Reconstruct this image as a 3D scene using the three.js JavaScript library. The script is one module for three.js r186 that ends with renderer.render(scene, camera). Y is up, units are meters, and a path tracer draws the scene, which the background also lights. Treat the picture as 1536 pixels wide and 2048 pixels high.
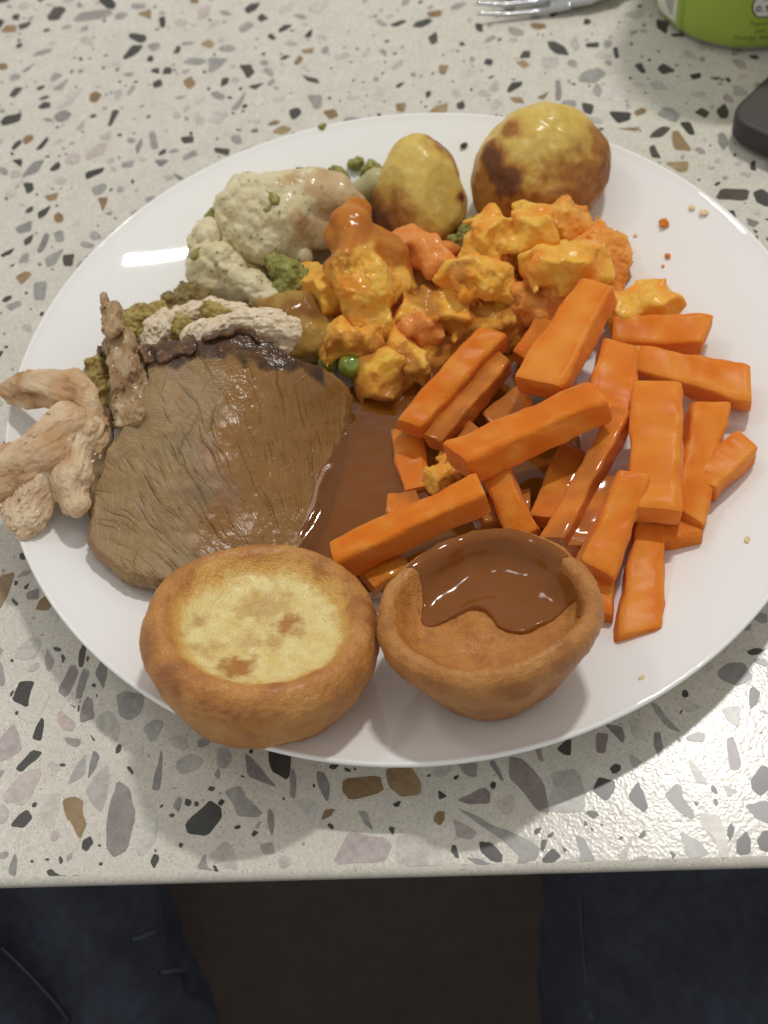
import * as THREE from 'three';
import { mergeGeometries, mergeVertices } from 'three/addons/utils/BufferGeometryUtils.js';
import { RectAreaLightUniformsLib } from 'three/addons/lights/RectAreaLightUniformsLib.js';

// ---------------------------------------------------------------- camera, lamps, exposure
// authored in millimetres (plate centre on the table top = origin), stored in metres
const MM = 0.001;
const scene = new THREE.Scene();
const CAM = { pos: [-13.7, 372.4, 288.9], pitch: 55.4, roll: -7.9, f: 2840 };
const camera = new THREE.PerspectiveCamera(2 * Math.atan(1024 / CAM.f) * 180 / Math.PI, 0.75, 0.02, 20);
camera.position.set(...CAM.pos.map((v) => v * MM));
camera.rotation.set(-CAM.pitch * Math.PI / 180, 0, CAM.roll * Math.PI / 180, 'XYZ');
camera.focus = 0.415;
camera.userData.fStop = 13;
camera.updateMatrixWorld(true);
const renderer = new THREE.WebGLRenderer({ antialias: true });
renderer.toneMapping = THREE.LinearToneMapping;
renderer.toneMappingExposure = 1;
renderer.shadowMap.enabled = true;
scene.background = new THREE.Color().setRGB(0.535, 0.525, 0.5);   // even light of the indoor room around the table
RectAreaLightUniformsLib.init();
const lampWhite = new THREE.Color().setRGB(1.0, 0.975, 0.935);
const lampGlow = new THREE.MeshStandardMaterial({ color: 0xffffff, emissive: lampWhite, emissiveIntensity: 1.2 });
const lampMetal = new THREE.MeshStandardMaterial({ color: 0xd8d8d6, roughness: 0.5 });
function ceilingLamp(name, label, [x, y, z], w, d, intensity, turn = 0) {
  const g = new THREE.Group(); g.name = name; g.position.set(x, y, z); g.rotation.y = turn;
  g.userData = { label, category: 'lamp', group: 'ceiling lamps above the table' };
  const housing = new THREE.Mesh(new THREE.BoxGeometry(w + 0.03, 0.05, d + 0.03), lampMetal); housing.name = 'housing'; housing.position.y = 0.035; g.add(housing);
  const diffuser = new THREE.Mesh(new THREE.BoxGeometry(w, 0.008, d), lampGlow); diffuser.name = 'diffuser'; diffuser.position.y = 0.005; g.add(diffuser);
  const l = new THREE.RectAreaLight(lampWhite, intensity, w, d); l.rotation.x = -Math.PI / 2; l.position.y = -0.004; g.add(l);
  scene.add(g); return g;
}
ceilingLamp('ceiling_lamp', 'long bright ceiling lamp over the far right of the table', [0.45, 1.8, -0.7], 0.17, 0.04, 800);
ceilingLamp('ceiling_lamp_001', 'dimmer square ceiling lamp over the left side of the table', [-1.0, 1.8, -0.75], 0.3, 0.3, 12);

// ---------------------------------------------------------------- helpers
function mulberry(seed) { let a = seed >>> 0; return () => { a = (a + 0x6d2b79f5) | 0; let t = Math.imul(a ^ (a >>> 15), 1 | a); t = (t + Math.imul(t ^ (t >>> 7), 61 | t)) ^ t; return ((t ^ (t >>> 14)) >>> 0) / 4294967296; }; }
// gradient noise on a shuffled lattice
const NP = new Uint8Array(512), NG = new Float64Array(768);
{ const r = mulberry(2024), p = [...Array(256).keys()]; for (let i = 255; i > 0; i--) { const j = Math.floor(r() * (i + 1)); [p[i], p[j]] = [p[j], p[i]]; } for (let i = 0; i < 512; i++) NP[i] = p[i & 255]; for (let i = 0; i < 256; i++) { const z = r() * 2 - 1, t = r() * 6.2831853, q = Math.sqrt(1 - z * z) * 1.55; NG[i * 3] = q * Math.cos(t); NG[i * 3 + 1] = z * 1.55; NG[i * 3 + 2] = q * Math.sin(t); } }
function N(x, y, z) {
  const xf = Math.floor(x), yf = Math.floor(y), zf = Math.floor(z), X = xf & 255, Y = yf & 255, Z = zf & 255; x -= xf; y -= yf; z -= zf;
  const u = x * x * x * (x * (x * 6 - 15) + 10), v = y * y * y * (y * (y * 6 - 15) + 10), w = z * z * z * (z * (z * 6 - 15) + 10), A = NP[X] + Y, B = NP[X + 1] + Y, AA = NP[A & 255] + Z, AB = NP[(A + 1) & 255] + Z, BA = NP[B & 255] + Z, BB = NP[(B + 1) & 255] + Z, x1 = x - 1, y1 = y - 1, z1 = z - 1;
  let g = NP[AA] * 3; const a0 = NG[g] * x + NG[g + 1] * y + NG[g + 2] * z; g = NP[BA] * 3; const a1 = NG[g] * x1 + NG[g + 1] * y + NG[g + 2] * z; g = NP[AB] * 3; const a2 = NG[g] * x + NG[g + 1] * y1 + NG[g + 2] * z; g = NP[BB] * 3; const a3 = NG[g] * x1 + NG[g + 1] * y1 + NG[g + 2] * z;
  g = NP[AA + 1] * 3; const b0 = NG[g] * x + NG[g + 1] * y + NG[g + 2] * z1; g = NP[BA + 1] * 3; const b1 = NG[g] * x1 + NG[g + 1] * y + NG[g + 2] * z1; g = NP[AB + 1] * 3; const b2 = NG[g] * x + NG[g + 1] * y1 + NG[g + 2] * z1; g = NP[BB + 1] * 3; const b3 = NG[g] * x1 + NG[g + 1] * y1 + NG[g + 2] * z1;
  const c0 = a0 + u * (a1 - a0), c1 = a2 + u * (a3 - a2), d0 = b0 + u * (b1 - b0), d1 = b2 + u * (b3 - b2), e0 = c0 + v * (c1 - c0), e1 = d0 + v * (d1 - d0); return e0 + w * (e1 - e0);
}
const fbm = (x, y, z, o = 3) => { let s = 0, a = 1, t = 0; for (let i = 0; i < o; i++) { s += a * N(x, y, z); t += a; a *= 0.5; x *= 2.03; y *= 2.03; z *= 2.03; } return s / t; };
const lin1 = (c) => { c /= 255; return c <= 0.04045 ? c / 12.92 : ((c + 0.055) / 1.055) ** 2.4; };
const S = (r, g, b) => [lin1(r), lin1(g), lin1(b)];                 // an sRGB colour as linear values
const mix = (a, b, t) => [a[0] + (b[0] - a[0]) * t, a[1] + (b[1] - a[1]) * t, a[2] + (b[2] - a[2]) * t];
const clamp = (x, a = 0, b = 1) => x < a ? a : x > b ? b : x;
const sstep = (a, b, x) => { const t = clamp((x - a) / (b - a)); return t * t * (3 - 2 * t); };
const smin = (a, b, k) => { if (k <= 0) return Math.min(a, b); const h = clamp(0.5 + 0.5 * (b - a) / k); return b + (a - b) * h - k * h * (1 - h); };
// surveyed position: where the sight line through a measured point of the photograph meets the level y (millimetres)
const rotM = new THREE.Matrix4().makeRotationFromEuler(new THREE.Euler(-CAM.pitch * Math.PI / 180, 0, CAM.roll * Math.PI / 180, 'XYZ'));
function at(u, v, y = 0) {
  const d = new THREE.Vector3((u - 768) / CAM.f, -(v - 1024) / CAM.f, -1).applyMatrix4(rotM), t = (y - CAM.pos[1]) / d.y;
  return [CAM.pos[0] + d.x * t, y, CAM.pos[2] + d.z * t];
}
const taken = new Map();
function numbered(name) { const n = taken.get(name) ?? 0; taken.set(name, n + 1); return n ? `${name}_${String(n).padStart(3, '0')}` : name; }
function tag(o, label, category, group, kind) { if (label) o.userData.label = label; if (category) o.userData.category = category; if (group) o.userData.group = group; if (kind) o.userData.kind = kind; return o; }
function addMesh(name, geo, mat, parent, topLevel = false) {
  const m = new THREE.Mesh(geo, mat); m.name = topLevel ? numbered(name) : name; m.castShadow = m.receiveShadow = true; parent.add(m); return m;
}
// a geometry in world millimetres -> a mesh whose origin is at the thing's base
function thingMesh(name, geo, mat, label, category, group) {
  geo.computeBoundingBox(); const b = geo.boundingBox, cx = (b.min.x + b.max.x) / 2, cz = (b.min.z + b.max.z) / 2, y = b.min.y;
  geo.translate(-cx, -y, -cz); geo.scale(MM, MM, MM);
  const m = addMesh(name, geo, mat, scene, true); m.position.set(cx * MM, y * MM, cz * MM);
  return tag(m, label, category, group);
}
function thingGroup(name, [x, y, z], label, category, group) {
  const g = new THREE.Group(); g.name = numbered(name); g.position.set(x * MM, y * MM, z * MM); scene.add(g); return tag(g, label, category, group);
}
function grid(nu, nv, fn, closedU = false) {                        // parametric sheet; fn(i/nu, j/nv) -> {p, uv, c}
  const pos = [], uv = [], col = [], idx = [], W = nu + 1;
  for (let j = 0; j <= nv; j++) for (let i = 0; i <= nu; i++) { const o = fn(i / nu, j / nv, i, j); pos.push(...o.p); uv.push(...(o.uv ?? [i / nu, j / nv])); if (o.c) col.push(...o.c); }
  for (let j = 0; j < nv; j++) for (let i = 0; i < nu; i++) { const a = j * W + i; idx.push(a, a + 1, a + W, a + 1, a + W + 1, a + W); }
  const g = new THREE.BufferGeometry();
  g.setAttribute('position', new THREE.Float32BufferAttribute(pos, 3)); g.setAttribute('uv', new THREE.Float32BufferAttribute(uv, 2));
  if (col.length) g.setAttribute('color', new THREE.Float32BufferAttribute(col, 3));
  g.setIndex(idx); g.computeVertexNormals();
  if (closedU) { const n = g.attributes.normal; for (let j = 0; j <= nv; j++) { const a = j * W, b = a + nu, v = new THREE.Vector3(n.getX(a) + n.getX(b), n.getY(a) + n.getY(b), n.getZ(a) + n.getZ(b)).normalize(); n.setXYZ(a, v.x, v.y, v.z); n.setXYZ(b, v.x, v.y, v.z); } }
  return g;
}
function weld(g, flip) {                                            // join seams and poles, then smooth
  g.deleteAttribute('normal'); let w = mergeVertices(g, 1e-5);
  if (flip) { const ix = w.index.array; for (let i = 0; i < ix.length; i += 3) { const q = ix[i + 1]; ix[i + 1] = ix[i + 2]; ix[i + 2] = q; } }
  w.computeVertexNormals(); return w;
}
function dataTex(n, fn, srgb = true, repeat = true) {
  const d = new Uint8Array(n * n * 4);
  for (let j = 0; j < n; j++) for (let i = 0; i < n; i++) { const c = fn(i / n, j / n, i, j), k = (j * n + i) * 4; for (let q = 0; q < 3; q++) d[k + q] = clamp(c[q], 0, 255); d[k + 3] = 255; }
  const t = new THREE.DataTexture(d, n, n); t.magFilter = t.minFilter = THREE.LinearFilter; if (repeat) t.wrapS = t.wrapT = THREE.RepeatWrapping;
  if (srgb) t.colorSpace = THREE.SRGBColorSpace; t.needsUpdate = true; return t;
}
// periodic value noise for textures that repeat
function tileNoise(seed) {
  const r = mulberry(seed), T = new Float32Array(65536).map(() => r() * 2 - 1);
  return (u, v, f) => { const x = u * f, y = v * f, xi = Math.floor(x), yi = Math.floor(y), a = x - xi, b = y - yi, sx = a * a * (3 - 2 * a), sy = b * b * (3 - 2 * b), h = (i, j) => T[((((i % f) + f) % f) + (((j % f) + f) % f) * 251 + f * 37) & 65535]; const p = h(xi, yi), q = h(xi + 1, yi), s = h(xi, yi + 1), t = h(xi + 1, yi + 1); return p + (q - p) * sx + (s - p) * sy + (p - q - s + t) * sx * sy; };
}
// signed distance field -> smooth mesh (surface nets)
function netMesh(sdf, lo, hi, cell, colorFn) {
  const nx = Math.ceil((hi[0] - lo[0]) / cell) + 1, ny = Math.ceil((hi[1] - lo[1]) / cell) + 1, nz = Math.ceil((hi[2] - lo[2]) / cell) + 1;
  const val = new Float32Array(nx * ny * nz), B = 3, reach = B * cell * 0.9 + 2.0;
  for (let kz = 0; kz < nz; kz += B) for (let ky = 0; ky < ny; ky += B) for (let kx = 0; kx < nx; kx += B) {
    const d0 = sdf(lo[0] + (kx + B / 2 - 0.5) * cell, lo[1] + (ky + B / 2 - 0.5) * cell, lo[2] + (kz + B / 2 - 0.5) * cell), far = Math.abs(d0) > reach;
    for (let z = kz; z < Math.min(kz + B, nz); z++) for (let y = ky; y < Math.min(ky + B, ny); y++) for (let x = kx; x < Math.min(kx + B, nx); x++)
      val[(z * ny + y) * nx + x] = far ? d0 : sdf(lo[0] + x * cell, lo[1] + y * cell, lo[2] + z * cell);
  }
  const vid = new Int32Array(nx * ny * nz).fill(-1), pos = [], idx = [], I = (x, y, z) => (z * ny + y) * nx + x;
  for (let z = 0; z < nz - 1; z++) for (let y = 0; y < ny - 1; y++) for (let x = 0; x < nx - 1; x++) {
    let n = 0, px = 0, py = 0, pz = 0;
    for (let a = 0; a < 8; a++) for (let bit = 1; bit < 8; bit <<= 1) if (!(a & bit)) {
      const b = a | bit, ax = a & 1, ay = (a >> 1) & 1, az = a >> 2, bx = b & 1, by = (b >> 1) & 1, bz = b >> 2;
      const va = val[I(x + ax, y + ay, z + az)], vb = val[I(x + bx, y + by, z + bz)];
      if (va < 0 !== vb < 0) { const t = va / (va - vb); px += ax + (bx - ax) * t; py += ay + (by - ay) * t; pz += az + (bz - az) * t; n++; }
    }
    if (n) { vid[I(x, y, z)] = pos.length / 3; pos.push(lo[0] + (x + px / n) * cell, lo[1] + (y + py / n) * cell, lo[2] + (z + pz / n) * cell); }
  }
  const quad = (a, b, c, d, flip) => { if (a < 0 || b < 0 || c < 0 || d < 0) return; if (flip) idx.push(a, c, b, a, d, c); else idx.push(a, b, c, a, c, d); };
  for (let z = 1; z < nz - 1; z++) for (let y = 1; y < ny - 1; y++) for (let x = 1; x < nx - 1; x++) {
    const s = val[I(x, y, z)] < 0;
    if (s !== val[I(x + 1, y, z)] < 0) quad(vid[I(x, y - 1, z - 1)], vid[I(x, y, z - 1)], vid[I(x, y, z)], vid[I(x, y - 1, z)], !s);
    if (s !== val[I(x, y + 1, z)] < 0) quad(vid[I(x - 1, y, z - 1)], vid[I(x - 1, y, z)], vid[I(x, y, z)], vid[I(x, y, z - 1)], !s);
    if (s !== val[I(x, y, z + 1)] < 0) quad(vid[I(x - 1, y - 1, z)], vid[I(x, y - 1, z)], vid[I(x, y, z)], vid[I(x - 1, y, z)], !s);
  }
  const g = new THREE.BufferGeometry(); g.setAttribute('position', new THREE.Float32BufferAttribute(pos, 3)); g.setIndex(idx); g.computeVertexNormals();
  if (colorFn) {
    const n = g.attributes.normal, col = new Float32Array(pos.length);
    for (let i = 0; i < pos.length; i += 3) { const c = colorFn(pos[i], pos[i + 1], pos[i + 2], n.array[i], n.array[i + 1], n.array[i + 2]); col[i] = c[0]; col[i + 1] = c[1]; col[i + 2] = c[2]; }
    g.setAttribute('color', new THREE.Float32BufferAttribute(col, 3));
  }
  return g;
}
// distance pieces: {e: centre, r: radii, t: turn}, {b: centre, r: half sizes, rd: rounding, t: turn}, {c: [[x, y, z, radius], ...]}
function piece(d) {
  const inv = d.t ? new THREE.Matrix4().makeRotationFromEuler(new THREE.Euler(...d.t.map((a) => a * Math.PI / 180), 'YXZ')).transpose().elements : null;
  const turn = (x, y, z) => inv ? [inv[0] * x + inv[4] * y + inv[8] * z, inv[1] * x + inv[5] * y + inv[9] * z, inv[2] * x + inv[6] * y + inv[10] * z] : [x, y, z];
  if (d.e) { const [cx, cy, cz] = d.e, [a, b, c] = d.r, m = Math.max(a, b, c);
    return { f: (x, y, z) => { const p = turn(x - cx, y - cy, z - cz), k0 = Math.hypot(p[0] / a, p[1] / b, p[2] / c), k1 = Math.hypot(p[0] / (a * a), p[1] / (b * b), p[2] / (c * c)); return k1 < 1e-9 ? -Math.min(a, b, c) : k0 * (k0 - 1) / k1; }, lo: [cx - m, cy - m, cz - m], hi: [cx + m, cy + m, cz + m] }; }
  if (d.b) { const [cx, cy, cz] = d.b, [a, b, c] = d.r, rd = d.rd ?? 1, m = Math.hypot(a, b, c);
    return { f: (x, y, z) => { const p = turn(x - cx, y - cy, z - cz), qx = Math.abs(p[0]) - a + rd, qy = Math.abs(p[1]) - b + rd, qz = Math.abs(p[2]) - c + rd; return Math.hypot(Math.max(qx, 0), Math.max(qy, 0), Math.max(qz, 0)) + Math.min(Math.max(qx, qy, qz), 0) - rd; }, lo: [cx - m, cy - m, cz - m], hi: [cx + m, cy + m, cz + m] }; }
  const c = d.c, fl = d.flat ?? 1, lo = [1e9, 1e9, 1e9], hi = [-1e9, -1e9, -1e9];
  for (const p of c) for (let q = 0; q < 3; q++) { lo[q] = Math.min(lo[q], p[q] - p[3]); hi[q] = Math.max(hi[q], p[q] + p[3]); }
  return { f: (x, y, z) => { let best = 1e9; for (let i = 0; i + 1 < c.length; i++) { const A = c[i], Bq = c[i + 1], bx = Bq[0] - A[0], by = Bq[1] - A[1], bz = Bq[2] - A[2], l = bx * bx + by * by + bz * bz || 1e-9, h = clamp(((x - A[0]) * bx + (y - A[1]) * by + (z - A[2]) * bz) / l), dx = x - A[0] - bx * h, dy = (y - A[1] - by * h) * fl, dz = z - A[2] - bz * h, dd = (Math.hypot(dx, dy, dz) - (A[3] + (Bq[3] - A[3]) * h)) / (fl > 1 ? fl * 0.7 : 1); if (dd < best) best = dd; } return best; }, lo, hi };
}
function organicGeo({ parts, k = 2, noise = [], rough, cell = 0.8, color, cut, warp }) {
  const ps = parts.map(piece), lo = [1e9, 1e9, 1e9], hi = [-1e9, -1e9, -1e9], amp = noise.reduce((s, n) => s + n[1], 0) + (rough ? 2.5 : 0) + (warp ? warp[1] : 0) + 1.5 * cell;
  for (const p of ps) for (let q = 0; q < 3; q++) { lo[q] = Math.min(lo[q], p.lo[q] - amp); hi[q] = Math.max(hi[q], p.hi[q] + amp); }
  const sdf = (x, y, z) => {
    let wx = x, wy = y, wz = z; if (warp) { const [f, a, o] = warp; wx += a * N(x * f + o, y * f, z * f); wy += 0.6 * a * N(x * f, y * f + o, z * f); wz += a * N(x * f, y * f, z * f + o); }
    let d = 1e9; for (const p of ps) d = smin(d, p.f(wx, wy, wz), k);
    if (d < 5 && d > -5) { for (const [f, a, o] of noise) d += a * fbm(x * f, y * f, z * f, o ?? 2); if (rough) d += rough(x, y, z); }
    return cut ? Math.max(d, cut(x, y, z)) : d;
  };
  return netMesh(sdf, lo, hi, cell, color);
}
function organic(name, label, category, group, opt, mat) { return thingMesh(name, organicGeo(opt), mat, label, category, group); }
// rounded beads on a jittered lattice: the knobbly surface of cauliflower and broccoli heads
const hash3 = (i, j, k) => { let h = Math.imul(i, 374761393) ^ Math.imul(j, 668265263) ^ Math.imul(k, 2147483647 ^ 0x5bd1e995); h = Math.imul(h ^ (h >>> 13), 1274126177); return h ^ (h >>> 16); };
function beads(x, y, z, s) {
  x /= s; y /= s; z /= s; const i = Math.floor(x), j = Math.floor(y), k = Math.floor(z); let m = 9;
  for (let a = -1; a < 2; a++) for (let b = -1; b < 2; b++) for (let c = -1; c < 2; c++) { const h = hash3(i + a, j + b, k + c), dx = i + a + (h & 255) / 255 - x, dy = j + b + ((h >> 8) & 255) / 255 - y, dz = k + c + ((h >> 16) & 255) / 255 - z, d = dx * dx + dy * dy + dz * dz; if (d < m) m = d; }
  return Math.min(1, m) * s;                                       // 0 at bead centres, about s between beads
}
const P = (list) => list.map(([u, v, y, r]) => [...at(u, v, y), r]);   // strand through surveyed points
// ---------------------------------------------------------------- table top: terrazzo slab with stone chips
const eL = at(0, 1768, 0), eR = at(1536, 1727, 0);
const tableTurn = -Math.atan2(eR[2] - eL[2], eR[0] - eL[0]);
const tn = tileNoise(11);
const matrixTex = dataTex(1024, (u, v) => {
  const fine = tn(u, v, 512), mid = tn(u, v, 200), co = tn(u, v, 24) * 0.6 + tn(u, v, 60) * 0.4, sp = tn(u + 0.31, v + 0.77, 330), lt = tn(u + 0.13, v + 0.41, 260);
  let k = 1 + fine * 0.035 + mid * 0.035 + co * 0.025;
  if (sp > 0.72) k *= 1 - (sp - 0.72) * 1.3;
  if (lt > 0.74) k *= 1 + (lt - 0.74) * 0.5;
  return [204 * k, 199 * k, 188 * k];
});
const matrixBump = dataTex(512, (u, v) => { const k = 150 + 50 * tn(u, v, 256) + 35 * tn(u, v, 110) + 20 * tn(u, v, 32); return [k, k, k]; }, false);
const chipTex = dataTex(512, (u, v) => { const k = 235 + 12 * tn(u, v, 40) + 9 * tn(u, v, 90) + 8 * tn(u, v, 16) + 6 * tn(u, v, 220); return [k, k, k * 0.995]; });
const matrixMat = new THREE.MeshPhysicalMaterial({ map: matrixTex, bumpMap: matrixBump, bumpScale: 0.0001, roughness: 0.25, specularIntensity: 1 });
const chipColours = { d: [[66, 66, 64], [78, 76, 73], [88, 80, 76]], g: [[150, 148, 146], [164, 161, 158], [140, 138, 138]], l: [[188, 185, 180], [196, 192, 184], [180, 178, 174]], m: [[164, 154, 152], [176, 164, 162], [150, 140, 138]], w: [[212, 209, 203], [206, 201, 194], [216, 210, 200]], t: [[158, 132, 98], [146, 120, 86], [170, 146, 112]], p: [[198, 182, 178], [204, 192, 186], [192, 178, 176]] };
const chipMats = {};
for (const k in chipColours) chipMats[k] = chipColours[k].map((c) => new THREE.MeshPhysicalMaterial({ color: new THREE.Color().setRGB(...S(...c)), map: chipTex, roughness: 0.3, specularIntensity: 0.8 }));
const table = new THREE.Group(); table.name = 'table_top'; table.rotation.y = tableTurn; scene.add(table);
table.userData = { kind: 'structure', label: 'cream terrazzo table top with grey, black and tan stone chips', category: 'table' };
const toTable = (x, z) => { const c = Math.cos(tableTurn), s = Math.sin(tableTurn); return [x * c - z * s, x * s + z * c]; };
const edgeZ = toTable(eL[0], eL[2])[1];
{ // slab swept along the front edge, with a rounded arris
  const prof = [], rr = 2.2, thick = 11;
  for (let i = 0; i <= 30; i++) prof.push([edgeZ - 700 + (700 - rr) * i / 30, 0]);
  for (let i = 1; i <= 8; i++) { const a = i / 8 * Math.PI / 2; prof.push([edgeZ - rr + rr * Math.sin(a), -rr + rr * Math.cos(a)]); }
  prof.push([edgeZ - 0.3, -4.2], [edgeZ - 1.6, -5.6], [edgeZ - 9, -thick - 3], [edgeZ - 700, -thick - 3], [edgeZ - 700, 0]);
  let len = [0]; for (let i = 1; i < prof.length; i++) len.push(len[i - 1] + Math.hypot(prof[i][0] - prof[i - 1][0], prof[i][1] - prof[i - 1][1]));
  const g = grid(24, prof.length - 1, (a, b, i, j) => ({ p: [(a - 0.5) * 1300, prof[j][1], prof[j][0]], uv: [(a - 0.5) * 1300 / 130, len[j] / 130] }));
  g.scale(MM, MM, MM);
  addMesh('slab', g, matrixMat, table);
}
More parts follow.
